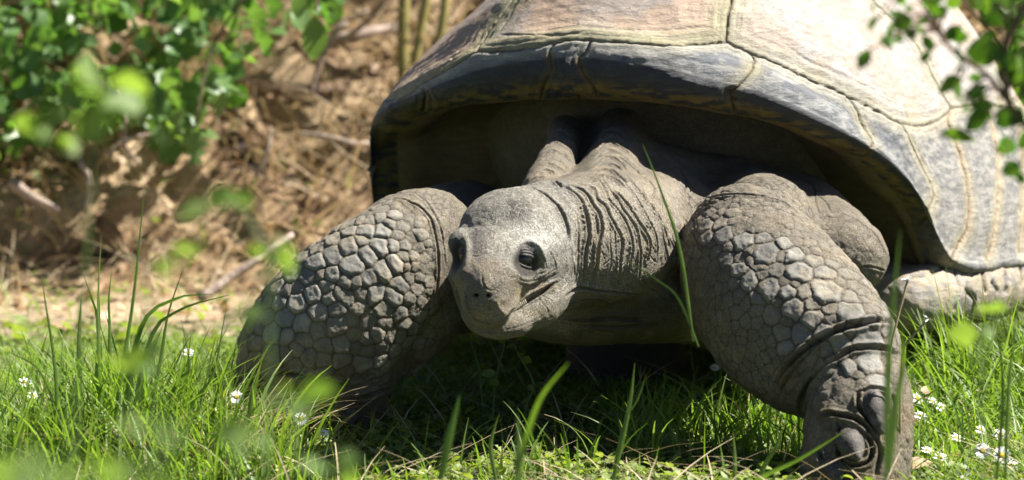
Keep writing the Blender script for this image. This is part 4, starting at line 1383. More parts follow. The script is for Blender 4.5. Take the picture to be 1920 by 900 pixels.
# fast height lookup
_gx = np.linspace(-3, 3, 601); _gy = np.linspace(-2.6, 3.5, 611)
_q, _ = terrain(_gx, _gy[_gy < 1.62], 0, 0); _r, _ = terrain(_gx, _gy[_gy >= 1.62], .085, .22)
_GZ = np.vstack([_q[:, 2].reshape(-1, 601), _r[:, 2].reshape(-1, 601)])
def gzs(x, y):
    i = np.clip(((x + 3) * 100).round().astype(int), 0, 600); j = np.clip(((y + 2.6) * 100).round().astype(int), 0, 610)
    return _GZ[j, i]
def bank_hit(px, py):
    r = gt.ray_cast(CAMV, Vector(ray(px, py).tolist()))
    return np.array(r[0]) if r[0] is not None else None

# ------------------------------------------------------------------ blades and leaves in bulk
RN = np.random.RandomState(21)
def blades(x, y, h, w, lean, bend, az=None, seg=4, z=None):
    """arrays of blade roots -> verts, quads, tint; each blade a folded tapering strip"""
    n = len(x)
    az = RN.rand(n) * 2 * math.pi if az is None else az
    z = gzs(x, y) if z is None else z
    u = np.linspace(0, 1, seg + 1)
    dx, dy = np.cos(az), np.sin(az)
    out = lean[:, None] * u + bend[:, None] * u ** 2.3
    horiz = h[:, None] * out
    vert = h[:, None] * (u - .35 * (bend[:, None]) * u ** 2.6)
    wd = w[:, None] * (1 - u ** 1.8) * (.55 + .45 * np.minimum(1, u * 4)) + .0002
    cx = x[:, None] + dx[:, None] * horiz; cy = y[:, None] + dy[:, None] * horiz; cz = z[:, None] + vert
    sxx, syy = -dy[:, None], dx[:, None]
    tw = RN.uniform(-1.2, 1.2, n)[:, None]
    ax_ = sxx * np.cos(tw) + dx[:, None] * np.sin(tw); ay_ = syy * np.cos(tw) + dy[:, None] * np.sin(tw)
    L = np.stack([cx - ax_ * wd, cy - ay_ * wd, cz + wd * .4], -1)
    C = np.stack([cx, cy, cz], -1)
    R = np.stack([cx + ax_ * wd, cy + ay_ * wd, cz + wd * .4], -1)
    V = np.stack([L, C, R], 2).reshape(n, -1, 3)            # (seg+1)*3 per blade
    k = np.arange(seg)[:, None] * 3
    f = np.concatenate([np.stack([k + 0, k + 1, k + 4, k + 3], -1).reshape(-1, 4), np.stack([k + 1, k + 2, k + 5, k + 4], -1).reshape(-1, 4)])
    F = (f[None] + (np.arange(n) * (seg + 1) * 3)[:, None, None]).reshape(-1, 4)
    t = np.repeat(RN.rand(n), (seg + 1) * 3)
    return V.reshape(-1, 3), F, t

def stuff_mesh(name, parts, m, label, cat, parent=None):
    V, F, T, off = [], [], [], 0
    for v, f, t in parts:
        V.append(v); F.append(f + off); T.append(t); off += len(v)
    me = new_mesh(name, np.vstack(V), np.vstack(F))
    add_attr(me, 'tint', np.concatenate(T))
    o = obj(name, me, m, parent)
    if parent is None: tag(o, label, cat)
    o['kind'] = 'stuff'
    return o

def area(n, x0, x1, y0, y1, dens=None):
    x = RN.uniform(x0, x1, n); y = RN.uniform(y0, y1, n)
    if dens is not None:
        k = RN.rand(n) < dens(x, y)
        x, y = x[k], y[k]
    return x, y
def feet_clear(x, y):
    ok = np.ones(len(x))
    for px, py, r in ((600, 800, .072), (1605, 905, .064), (1172, 720, .072)):
        g = on_ground(px, py, 0) if px != 1172 else P(1172, 700, 4.12)
        if px == 600: g = P(595, 790, 3.70)
        if px == 1605: g = P(1603, 900, 3.33)
        ok *= np.hypot(x - g[0], y - g[1]) > r
    return ok
def frust(x, y):
    d = np.stack([x, y, gzs(x, y)], 1)
    qx, qy, t = proj(d)
    return ((qx > -700) & (qx < 2620) & (t > .5)).astype(float)

# short lawn: thin blades everywhere, denser near
def dn_lawn(x, y):
    patch = smooth01((noise3(np.stack([x, y, x * 0], 1), 7, 2) + .32) / .35)
    litter = 1 - .93 * smooth01((y - .85 - .25 * noise3(np.stack([x, y, x * 0 + 5], 1), 4, 2)) / .2) * smooth01((.25 - x) / .2)
    return feet_clear(x, y) * frust(x, y) * (.25 + .75 * patch) * litter
parts = []
x, y = area(62000, -1.15, 1.15, -.62, .9, dn_lawn)
n = len(x)
midlow = np.exp(-((x - .08) / .30) ** 2) * (y < .25)                     # low trodden middle
right = smooth01((x - .42) / .12)
h = RN.uniform(.010, .034, n) * (1 - .74 * midlow) * (1 + .5 * right) * (1 + .9 * smooth01((-.30 - x) / .1) * (y < .5)) * (1 - .45 * np.exp(-((x + .22) / .09) ** 2) * (y > -.05) * (y < .3))
parts.append(blades(x, y, h, RN.uniform(.0007, .0016, n), RN.uniform(.1, .9, n), RN.uniform(.1, .9, n), seg=3))
x, y = area(26000, -1.6, 1.6, .9, 2.0, lambda x, y: dn_lawn(x, y))
n = len(x)
parts.append(blades(x, y, RN.uniform(.015, .05, n), RN.uniform(.001, .002, n), RN.uniform(.1, .8, n), RN.uniform(.1, .9, n), seg=2))
stuff_mesh('lawn_grass', parts, M_GRASS, 'short green lawn grass all round the tortoise', 'grass')
# medium blades, standing
def tall_d(x, y):
    return feet_clear(x, y) * frust(x, y)
parts = []
x, y = area(1900, -.62, -.22, -.30, .32, lambda a, b: tall_d(a, b) * (1 - .93 * (a > -.31) * (b > -.12))); n = len(x)
parts.append(blades(x, y, RN.uniform(.05, .12, n), RN.uniform(.001, .0022, n), RN.uniform(.0, .5, n), RN.uniform(.0, .7, n), seg=6))
x, y = area(900, .30, .72, -.18, .40, tall_d); n = len(x)
parts.append(blades(x, y, RN.uniform(.04, .10, n), RN.uniform(.001, .0022, n), RN.uniform(.0, .6, n), RN.uniform(.1, .9, n), seg=6))
x, y = area(420, .42, .85, .0, .6, tall_d); n = len(x)
parts.append(blades(x, y, RN.uniform(.08, .16, n), RN.uniform(.0012, .0026, n), RN.uniform(.0, .6, n), RN.uniform(.2, .9, n), seg=7))
x, y = area(130, -.28, .40, -.24, .12, tall_d); n = len(x)
parts.append(blades(x, y, RN.uniform(.03, .075, n), RN.uniform(.0009, .002, n), RN.uniform(.0, .4, n), RN.uniform(.0, .6, n), seg=6))
x, y = area(200, .12, .30, -.10, .20, tall_d); n = len(x)
parts.append(blades(x, y, RN.uniform(.05, .09, n), RN.uniform(.0012, .0022, n), RN.uniform(.0, .5, n), RN.uniform(.1, .8, n), seg=6))
stuff_mesh('meadow_grass', parts, M_GRASS, 'longer green grass blades standing round the feet of the tortoise', 'grass')
# dry blades mixed in
parts = []
x, y = area(1000, -.75, .75, -.5, .6, tall_d); n = len(x)
parts.append(blades(x, y, RN.uniform(.02, .075, n), RN.uniform(.0006, .0013, n), RN.uniform(.4, 1.8, n), RN.uniform(.1, 1.2, n), seg=4))
x, y = area(420, -.52, -.26, -.22, .12, tall_d); n = len(x)
parts.append(blades(x, y, RN.uniform(.05, .11, n), RN.uniform(.0008, .0018, n), RN.uniform(.2, .9, n), RN.uniform(.1, 1.0, n), seg=5))
stuff_mesh('dry_grass', parts, M_STRAW, 'pale dry grass blades mixed through the green lawn', 'dry grass')

# the tall tuft at the left, in focus: a thing of its own
def tuft(px, py, n, hr, wr, spread, label, seg=8, tall=None):
    g = on_ground(px, py)
    x = g[0] + RN.normal(0, spread, n); y = g[1] + RN.normal(0, spread * .6, n)
    az = RN.rand(n) * 2 * math.pi
    v, f, t = blades(x, y, RN.uniform(*hr, n), RN.uniform(*wr, n), RN.uniform(.0, .38, n), RN.uniform(.0, .55, n), az, seg)
    gz0 = gz(g[0], g[1])
    root = empty('grass_tuft', (g[0], g[1], gz0), label, 'grass tuft', 'tufts of long grass')
    me = new_mesh('blades', v, f); add_attr(me, 'tint', t)
    o = obj('blades', me, M_GRASS, root); o['kind'] = 'stuff'
    if tall:
        for pts, w in tall:
            P3 = np.array([P(a, b, tt) for a, b, tt in pts])
            s_ = spline(P3, 16)
            d = np.gradient(s_, axis=0); d /= np.linalg.norm(d, axis=1, keepdims=True)
            side = np.cross(d, [.25, -1, .1]); side /= np.linalg.norm(side, axis=1, keepdims=True)
            u = np.linspace(0, 1, 16)[:, None]
            ww = w * (1 - u ** 2.2) + .0002
            V = np.stack([s_ - side * ww, s_ + np.cross(side, d) * ww * .35, s_ + side * ww], 1).reshape(-1, 3)
            k = np.arange(15)[:, None] * 3
            F = np.concatenate([np.stack([k, k + 1, k + 4, k + 3], -1).reshape(-1, 4), np.stack([k + 1, k + 2, k + 5, k + 4], -1).reshape(-1, 4)])
            m_ = new_mesh('blade', V, F); add_attr(m_, 'tint', np.full(len(V), RN.rand() * .7))
            obj('blade', m_, M_GRASS, root)
    return root
def low(px, py, t):
    """ground point under a pixel column at depth t, as (px, py, t)"""
    q = P(px, py, t); z = gz(q[0], q[1])
    return (px, 450 + ((q - CAM)[2] - (z - CAM[2])) / UP[2] * F_PX / t + (py - 450), t)
tuft(250, 880, 300, (.09, .18), (.0015, .0032), .052, 'tall green grass tuft left of the tortoise with long blades arching over to the right',
  tall=[([(190, 880, 3.36), (186, 700, 3.36), (184, 560, 3.37), (190, 440, 3.38)], .0018), ([(205, 880, 3.34), (225, 720, 3.34), (250, 560, 3.35), (271, 350, 3.36)], .0022),
        ([(150, 880, 3.38), (148, 650, 3.38), (150, 600, 3.38), (153, 545, 3.38)], .0042), ([(225, 860, 3.33), (262, 620, 3.32), (330, 560, 3.31), (398, 552, 3.30)], .0036),
        ([(235, 870, 3.36), (280, 640, 3.36), (340, 580, 3.36), (430, 553, 3.36)], .0030), ([(190, 860, 3.4), (184, 620, 3.4), (172, 560, 3.4), (156, 515, 3.4)], .0030),
        ([(205, 880, 3.4), (206, 640, 3.4), (204, 560, 3.4), (210, 505, 3.4)], .0028), ([(170, 880, 3.4), (183, 680, 3.4), (186, 600, 3.4), (184, 520, 3.4)], .0030),
        ([(260, 880, 3.38), (300, 680, 3.38), (315, 590, 3.38), (345, 500, 3.38)], .0022), ([(280, 880, 3.35), (330, 720, 3.35), (356, 690, 3.35), (340, 600, 3.35)], .0018),
        ([(120, 880, 3.36), (100, 760, 3.36), (70, 690, 3.36), (15, 660, 3.36)], .0018), ([(110, 880, 3.3), (104, 700, 3.3), (84, 560, 3.3), (78, 515, 3.3)], .0022),
        ([(90, 890, 3.32), (60, 820, 3.32), (40, 740, 3.32), (12, 670, 3.32)], .0018), ([(330, 880, 3.36), (360, 760, 3.36), (400, 700, 3.36), (425, 570, 3.36)], .0016)])
tuft(110, 905, 150, (.06, .15), (.0014, .0030), .050, 'lower green grass tuft in the bottom left corner')
tuft(370, 880, 150, (.04, .10), (.0014, .0030), .045, 'short bushy grass tuft beside the scaly foot at the left')
tuft(330, 850, 170, (.07, .15), (.0014, .0030), .040, 'middle grass tuft between the tall tuft and the left foot')
tuft(650, 915, 50, (.02, .05), (.0012, .0022), .045, 'small grass tuft in front of the shaded left foot')
tuft(1830, 780, 90, (.10, .19), (.0012, .0026), .045, 'tall grass tuft below the flank of the shell at the right')
tuft(1430, 830, 60, (.05, .10), (.0012, .0022), .030, 'grass tuft in shade behind the clawed foot')
tuft(990, 890, 16, (.03, .09), (.0012, .0022), .035, 'thin grass tuft in the sun below the chin')

# single stalks and blades that stand out
def blade_thing(pts, w, label, m=None, name='single_grass', tint=.3, cat='grass blade'):
    P3 = np.array([P(a, b, t) for a, b, t in pts])
    s_ = spline(P3, 20)
    d = np.gradient(s_, axis=0); d /= np.linalg.norm(d, axis=1, keepdims=True)
    side = np.cross(d, [.2, -1, .1]); side /= np.linalg.norm(side, axis=1, keepdims=True)
    u = np.linspace(0, 1, 20)[:, None]
    ww = w * (1 - u ** 2.4) * (.6 + .4 * np.minimum(1, u * 3)) + .0002
    V = np.stack([s_ - side * ww, s_ + np.cross(side, d) * ww * .4, s_ + side * ww], 1).reshape(-1, 3)
    k = np.arange(19)[:, None] * 3
    F = np.concatenate([np.stack([k, k + 1, k + 4, k + 3], -1).reshape(-1, 4), np.stack([k + 1, k + 2, k + 5, k + 4], -1).reshape(-1, 4)])
    m_ = new_mesh(name, V, F); add_attr(m_, 'tint', np.full(len(V), tint))
    o = obj(name, m_, m or M_GRASS)
    return tag(o, label, cat, 'single grass blades in front of the tortoise')
blade_thing([(1150, 900, 3.22), (1180, 760, 3.22), (1188, 700, 3.22), (1190, 680, 3.22)], .0030, 'upright grass blade with a thick tip in the dark below the neck')
blade_thing([(1150, 880, 3.22), (1172, 790, 3.22), (1195, 750, 3.22), (1211, 706, 3.22)], .0014, 'thin blade leaning right beside the thick tipped upright blade')
blade_thing([(1300, 640, 3.2), (1275, 470, 3.2), (1240, 360, 3.2), (1205, 270, 3.2)], .0020, 'long thin grass stalk rising between the head and the right leg')
blade_thing([(1310, 650, 3.2), (1272, 560, 3.2), (1232, 525, 3.2), (1168, 484, 3.2)], .0012, 'thin stalk crossing the neck, pointing up and left')
blade_thing([(962, 930, 2.62), (985, 830, 2.62), (1015, 745, 2.6), (1066, 680, 2.58)], .0026, 'blurred grass blade curving up right below the chin')
blade_thing([(972, 940, 2.7), (972, 870, 2.7), (972, 820, 2.7), (970, 775, 2.7)], .0034, 'broad short blurred blade below the chin', tint=.2)
blade_thing([(826, 900, 2.8), (838, 840, 2.8), (850, 790, 2.8), (862, 740, 2.8)], .0040, 'broad dull green blurred blade left of the chin', tint=.0)
blade_thing([(1662, 905, 2.5), (1662, 780, 2.5), (1668, 640, 2.5), (1688, 430, 2.5)], .0030, 'wide upright blurred grass blade in front of the clawed foot', tint=.15)
blade_thing([(1668, 880, 2.56), (1680, 760, 2.56), (1694, 680, 2.56), (1690, 612, 2.54)], .0036, 'bent blurred blade crossing the wide upright one', tint=.5)
blade_thing([(1360, 960, 3.18), (1420, 900, 3.16), (1500, 860, 3.15), (1588, 806, 3.14)], .0026, 'long blade reaching right across the claws')
blade_thing([(1375, 930, 3.2), (1378, 870, 3.2), (1376, 830, 3.2), (1374, 808, 3.2)], .0022, 'pale short blade standing left of the claws', tint=1.0)
blade_thing([(1415, 920, 3.2), (1435, 870, 3.2), (1455, 840, 3.2), (1467, 802, 3.2)], .0026, 'green blade tilted right beside the pale short blade')
blade_thing([(1868, 900, 3.0), (1880, 760, 3.0), (1876, 660, 3.0), (1862, 560, 3.0)], .0018, 'tall thin blade near the right edge')
blade_thing([(1885, 900, 3.0), (1890, 740, 3.0), (1900, 640, 3.0), (1906, 580, 3.0)], .0022, 'tall thin blade at the far right edge')
blade_thing([(930, 900, 3.25), (920, 840, 3.25), (928, 800, 3.25), (936, 776, 3.25)], .0024, 'short blade with a pointed tip below the mouth')
blade_thing([(466, 800, 3.4), (470, 760, 3.4), (474, 730, 3.4), (476, 708, 3.4)], .0030, 'short pointed blade in front of the left foot')
blade_thing([(430, 850, 3.35), (455, 800, 3.35), (470, 775, 3.35), (492, 752, 3.35)], .0032, 'pale blade leaning right in front of the left foot', tint=1.0)
print('grass', time.time() - T0)

# ------------------------------------------------------------------ leaves
def leaf_mesh(name, kind='round', n=0):
    """a leaf 1 unit long from the origin along +x, folded and curled"""
    if kind == 'round':
        w = [0, .26, .40, .44, .40, .28, 0]
    elif kind == 'long':
        w = [0, .12, .19, .21, .17, .10, 0]
    elif kind == 'lobed':
        w = [0, .34, .22, .50, .20, .36, .12, .24, 0]
    else:
        w = [0, .16, .26, .30, .28, .18, 0]
    r_ = random.Random(n)
    xs_ = np.linspace(0, 1, len(w))
    V = []
    for i, (a, b) in enumerate(zip(xs_, w)):
        curl = -.22 * a * a + .02 * r_.uniform(-1, 1)
        f1 = .22 * b + .03 * r_.uniform(-1, 1); f2 = .22 * b + .03 * r_.uniform(-1, 1)
        sweep = .10 if kind == 'lobed' and i % 2 else 0
        V += [(a + sweep, -b, curl + f1), (a, 0, curl), (a + sweep, b, curl + f2)]
    k = np.arange(len(w) - 1)[:, None] * 3
    F = np.concatenate([np.stack([k, k + 3, k + 4, k + 1], -1).reshape(-1, 4), np.stack([k + 1, k + 4, k + 5, k + 2], -1).reshape(-1, 4)])
    return np.array(V, float), F
def rotm(yaw, pitch, roll):
    return np.array(Matrix.Rotation(yaw, 3, 'Z') @ Matrix.Rotation(-pitch, 3, 'Y') @ Matrix.Rotation(roll, 3, 'X'))

# low leafy ground cover
def leaf_cloud(pos, size, kind, up=.5, seed=0, pitch=None, roll=(-.7, .7)):
    base, F0 = leaf_mesh('x', kind, seed)
    n = len(pos)
    yaw = RN.rand(n) * 2 * math.pi; pit = RN.uniform(-.3, 1.0, n) if pitch is None else RN.uniform(pitch[0], pitch[1], n); rol = RN.uniform(*roll, n)
    cy_, sy_ = np.cos(yaw), np.sin(yaw); cp, sp = np.cos(pit), np.sin(pit); cr_, sr_ = np.cos(rol), np.sin(rol)
    p = base[None] * np.asarray(size)[:, None, None]
    x_, y_, z_ = p[..., 0], p[..., 1], p[..., 2]
    y1 = y_ * cr_[:, None] - z_ * sr_[:, None]; z1 = y_ * sr_[:, None] + z_ * cr_[:, None]
    x2 = x_ * cp[:, None] - z1 * sp[:, None]; z2 = x_ * sp[:, None] + z1 * cp[:, None]
    x3 = x2 * cy_[:, None] - y1 * sy_[:, None]; y3 = x2 * sy_[:, None] + y1 * cy_[:, None]
    V = np.stack([x3, y3, z2], -1) + pos[:, None]
    nb = len(base)
    F = (F0[None] + (np.arange(n) * nb)[:, None, None]).reshape(-1, 4)
    return V.reshape(-1, 3), F, np.repeat(RN.rand(n), nb)
def dn_cl(x, y):
    q = noise3(np.stack([x, y, x * 0 + 2], 1), 9, 2)
    return feet_clear(x, y) * frust(x, y) * smooth01((q + .2) / .3) * (1 - .9 * smooth01((y - .9) / .25) * (x < .2))
x, y = area(26000, -.85, .85, -.55, .8, dn_cl)
n = len(x); pos = np.stack([x, y, gzs(x, y) + RN.uniform(.001, .018, n)], 1)
p1 = leaf_cloud(pos[: n // 2], RN.uniform(.005, .012, n // 2), 'round', seed=1)
p2 = leaf_cloud(pos[n // 2:], RN.uniform(.006, .014, n - n // 2), 'lobed', seed=2)
x, y = area(6000, -1.3, 1.3, .8, 1.9, dn_cl); n = len(x)
p3 = leaf_cloud(np.stack([x, y, gzs(x, y) + RN.uniform(.002, .03, n)], 1), RN.uniform(.012, .03, n), 'round', seed=3)
stuff_mesh('ground_cover', [p1, p2, p3], M_CLOVER, 'low small leaved ground cover growing through the lawn', 'ground cover')
# leaf litter and straw on the bank
def on_bank(n, x0, x1, y0, y1):
    x = RN.uniform(x0, x1, n); y = RN.uniform(y0, y1, n)
    return x, y
x, y = on_bank(4200, -1.7, 1.7, 1.0, 2.9); n = len(x)
keep = (y > 1.62) | (RN.rand(n) < .8 * (x < .2)); x, y = x[keep], y[keep]; n = len(x)
p1 = leaf_cloud(np.stack([x, y, gzs(x, y) + RN.uniform(.0, .02, n)], 1), RN.uniform(.010, .032, n), 'oval', seed=4, pitch=(-.8, .8))
stuff_mesh('leaf_litter', [p1], M_DEAD, 'dry brown and tan leaf litter strewn over the bank behind the tortoise', 'leaf litter')
x, y = on_bank(3800, -1.7, 1.7, 1.4, 2.9); n = len(x)
p2 = blades(x, y, RN.uniform(.02, .13, n), RN.uniform(.0008, .0022, n), RN.uniform(.5, 3.0, n), RN.uniform(-.6, 1.5, n), seg=4)
# rootlets hanging down the slope towards the camera
x, y = on_bank(2200, -1.6, 1.2, 1.75, 2.7); n = len(x)
az = -math.pi / 2 + RN.normal(0, .7, n)
p3 = blades(x, y, RN.uniform(.04, .17, n), RN.uniform(.0012, .0042, n), RN.uniform(.5, 1.2, n), RN.uniform(.5, 1.4, n), az, seg=5)
stuff_mesh('straw_litter', [p2, p3], M_STRAW, 'pale dead straw and rootlets matted over the earth bank', 'straw')
print('litter', time.time() - T0)

# ------------------------------------------------------------------ plants with countable leaves
def leaf_parts(root, n_max, pos, size, kinds, m, yaws=None, pitch=(-1.2, .3), seed=0, prefer=None, roll=(-1.3, 1.3)):
    """up to n_max leaves as separate parts sharing four meshes, the rest one stuff part"""
    r_ = np.random.RandomState(seed)
    meshes = []
    for i in range(4):
        v, f = leaf_mesh('leaf', kinds[i % len(kinds)], seed * 10 + i)
        me = new_mesh('leaf', v, f); add_attr(me, 'tint', np.full(len(v), i / 3.0)); me.materials.append(m)
        meshes.append(me)
    order = np.arange(len(pos)) if prefer is None else np.argsort(prefer)
    bl = parent_world(root)
    for j in order[:n_max]:
        o = bpy.data.objects.new('leaf', meshes[r_.randint(4)])
        COL.objects.link(o); o.parent = root
        o.location = Vector(pos[j].tolist()) - bl
        ya = r_.rand() * 6.28 if yaws is None else yaws[j] + r_.normal(0, .5)
        o.rotation_euler = Matrix(rotm(ya, r_.uniform(*pitch), r_.uniform(*roll)).tolist()).to_euler()
        s = float(size[j]); o.scale = (s, s, s)
    rest = order[n_max:]
    if len(rest):
        v, f, t = leaf_cloud(pos[rest], size[rest], kinds[0], seed=seed, pitch=pitch, roll=roll)
        me = new_mesh('leaves', v, f); add_attr(me, 'tint', t)
        o = obj('leaves', me, m, root); o['kind'] = 'stuff'

def stems(root, lines, m, name='stem'):
    for pts, rad in lines:
        v, f = tube(np.array(pts), rad, 7)
        obj(name, new_mesh(name, v, f), m, root)

# bush at the top left
rb = np.random.RandomState(8)
bpos, bsz = [], []
outline_b = [(-150, -120), (640, -120), (640, 30), (520, 40), (470, 90), (440, 170), (410, 215), (385, 285), (340, 290), (300, 235), (240, 215), (190, 240), (120, 190), (60, 250), (-20, 290), (-150, 300)]
def in1(px, py, poly): return inpoly(np.array([px]), np.array([py]), poly)[0]
while len(bpos) < 1800:
    px, py = rb.uniform(-150, 640), rb.uniform(-120, 300)
    if not in1(px, py, outline_b): continue
    if noise3(np.array([[px * .02, py * .02, 1.0]]), 1, 2)[0] < -.12: continue
    if px > 430 and rb.rand() < .55: continue
    t = rb.uniform(5.15, 6.1) if py < 150 else rb.uniform(5.1, 5.55)
    bpos.append(P(px, py, t)); bsz.append(rb.uniform(.024, .050) * t / 5.5)
bpos = np.array(bpos); bsz = np.array(bsz)
g0 = (-.95, 2.35, gz(-.95, 2.35))
bush = empty('leafy_bush', g0, 'dense green bush with rounded leaves hanging over the earth bank at the top left', 'bush')
leaf_parts(bush, 300, bpos, bsz, ['round', 'oval', 'round', 'oval'], M_BUSH, seed=1, prefer=(bpos - CAM) @ FW)
G0 = np.array(g0)
ln = []
for k in range(16):
    e = bpos[rb.randint(len(bpos))]
    mid = (G0 + e) / 2 + rb.normal(0, .06, 3) + [0, 0, .10]
    ln.append(([G0 + rb.normal(0, .05, 3) * [1, 1, 0], mid, e], [.007, .004, .0015]))
stems(bush, ln, M_BROWNWOOD)
# larger lobed leaves of a vine that hangs from the bush
vine = empty('hanging_vine', P(470, -40, 5.25), 'vine with large lobed leaves trailing down in front of the bank', 'vine')
vp = [(365, 245, 5.0, 62), (350, 150, 5.1, 50), (395, 130, 5.1, 46), (340, 200, 5.05, 50), (478, 10, 5.0, 60), (455, 45, 5.0, 62), (490, 60, 5.05, 50), (590, 30, 4.95, 85), (600, 0, 4.95, 60), (415, 175, 5.1, 44),
      (430, 20, 5.1, 50), (320, 130, 5.1, 40), (300, 175, 5.1, 40), (375, 190, 5.1, 42), (560, -20, 5.0, 55), (510, -10, 5.1, 46)]
leaf_parts(vine, 60, np.array([P(a, b, t) for a, b, t, s in vp]), np.array([s * px_m(t) for a, b, t, s in vp]), ['lobed', 'lobed', 'oval', 'lobed'], M_BUSH, pitch=(-1.5, -1.0), seed=5, roll=(-.3, .3), yaws=np.full(len(vp), 1.57))
stems(vine, [([P(620, -60, 5.2), P(480, -20, 5.1), P(400, 90, 5.1), P(365, 240, 5.05)], [.003, .0025, .0012]), ([P(620, -60, 5.1), P(600, -20, 5.0), P(592, 20, 4.97)], [.003, .002])], M_BROWNWOOD)
# bushes behind the shell at the top right and behind the canes
rb = np.random.RandomState(9)
def mass(name_label, x0, x1, y0, y1, t0, t1, n, sz, foot, seed, m, n_parts=300, dens=.0):
    p_, s_ = [], []
    while len(p_) < n:
        px, py, t = rb.uniform(x0, x1), rb.uniform(y0, y1), rb.uniform(t0, t1)
        if noise3(np.array([[px * .015, py * .015, t]]), 1, 2)[0] < dens: continue
        q = P(px, py, t)
        p_.append(q); s_.append(rb.uniform(*sz))
    p_ = np.array(p_); s_ = np.array(s_)
    f = (foot[0], foot[1], gz(foot[0], foot[1]))
    r = empty('leafy_bush', f, name_label, 'bush')
    leaf_parts(r, n_parts, p_, s_, ['round', 'oval', 'long', 'oval'], m, seed=seed, prefer=(p_ - CAM) @ FW)
    F0_ = np.array(f)
    stems(r, [([F0_ + rb.normal(0, .04, 3) * [1, 1, 0], (F0_ + p_[j]) / 2 + rb.normal(0, .06, 3), p_[j]], [.008, .005, .002]) for j in rb.randint(0, len(p_), 12)], M_BROWNWOOD)
    return r
mass('yellow green bush behind the shell at the top right edge', 1760, 2150, -150, 190, 4.75, 5.8, 520, (.03, .06), (1.05, 1.75), 2, M_BUSH2, 260)
mass('dark green bush behind the canes, left of the shell', 600, 980, -160, 60, 5.85, 6.3, 260, (.035, .06), (-.25, 2.75), 3, M_BUSH, 200, .02)
mass('wide green bush far behind, hidden mostly by the shell', 980, 1900, -260, -20, 6.2, 8.0, 500, (.05, .09), (.6, 4.0), 4, M_BUSH, 120)
mass('far green bush behind the top left bush', -250, 700, -260, -40, 6.6, 8.0, 600, (.05, .09), (-1.2, 4.0), 6, M_BUSH, 120)

# foreground shrub whose twig crosses the shell at the top right
rb = np.random.RandomState(10)
sp_ = P(2080, 700, 2.45); sp_g = (sp_[0] + .15, sp_[1], gz(sp_[0] + .15, sp_[1]))
shrub = empty('foreground_shrub', sp_g, 'near shrub at the top right whose blurred leafy twig hangs in front of the shell', 'shrub')
br = [(1735, 20, 2.48), (1765, 70, 2.47), (1800, 105, 2.46), (1850, 140, 2.45), (1890, 190, 2.45), (1930, 240, 2.46), (2040, 300, 2.48)]
stems(shrub, [([P(*b) for b in br[::-1]], [.0036, .0028, .0020, .0012]), ([P(1700, -30, 2.48), P(1740, 10, 2.48), P(1770, 75, 2.47)], [.003, .002]),
              ([P(1890, 190, 2.45), P(1880, 110, 2.44), P(1905, 40, 2.43), P(1960, -40, 2.43)], [.003, .0025]),
              ([np.array(sp_g), P(2120, 500, 2.5), P(2040, 300, 2.48), P(1990, 100, 2.45), P(1980, -100, 2.4)], [.012, .010, .007, .004])], M_BROWNWOOD, 'branch')
lp = [(1640, -5, 46), (1665, 25, 40), (1632, 92, 44), (1700, 55, 34), (1690, 25, 40), (1730, 65, 38), (1655, 70, 30), (1782, 165, 62), (1800, 110, 40), (1840, 140, 30), (1830, 265, 70), (1900, 262, 62), (1885, 290, 40),
      (1765, 15, 40), (1800, -5, 50), (1835, 195, 30), (1880, 100, 70), (1905, 60, 70), (1930, 110, 80), (1900, 15, 80), (1860, -10, 60), (1945, 30, 80), (1870, 60, 40), (1915, 310, 40), (1745, 95, 30), (1725, -5, 50),
      (1690, -15, 40), (1850, 178, 44), (1895, 215, 50), (1940, 180, 60), (1600, -10, 30), (1960, 250, 60), (1905, 325, 34)]
lp += [(rb.uniform(1790, 1980), rb.uniform(-30, 230), rb.uniform(34, 66)) for _ in range(24)] + [(rb.uniform(1640, 1780), rb.uniform(-20, 90), rb.uniform(30, 46)) for _ in range(12)]
leaf_parts(shrub, 80, np.array([P(a, b, 2.45 + .02 * math.sin(i * 3)) for i, (a, b, s) in enumerate(lp)]), np.array([s * .98 * px_m(2.45) for a, b, s in lp]), ['oval', 'round', 'oval', 'oval'], M_BUSH2, pitch=(-1.0, .4), seed=7, roll=(.6, 1.7))

bp3 = np.array([P(*b) for b in spline(br, 40)] + [P(*b) for b in spline([(1890, 190, 2.45), (1880, 110, 2.44), (1905, 40, 2.43), (1960, -40, 2.43)], 20)] + [P(*b) for b in spline([(1700, -30, 2.48), (1740, 10, 2.48), (1770, 75, 2.47)], 14)])
for i, (a, b, s) in enumerate(lp):
    q = P(a, b, 2.45 + .02 * math.sin(i * 3)); j = np.argmin(np.linalg.norm(bp3 - q, axis=1))
    if .004 < np.linalg.norm(bp3[j] - q) < .12: stems(shrub, [([bp3[j], (bp3[j] + q) / 2 + [0, 0, .004], q], [.0009, .0006])], M_BROWNWOOD, 'twig')
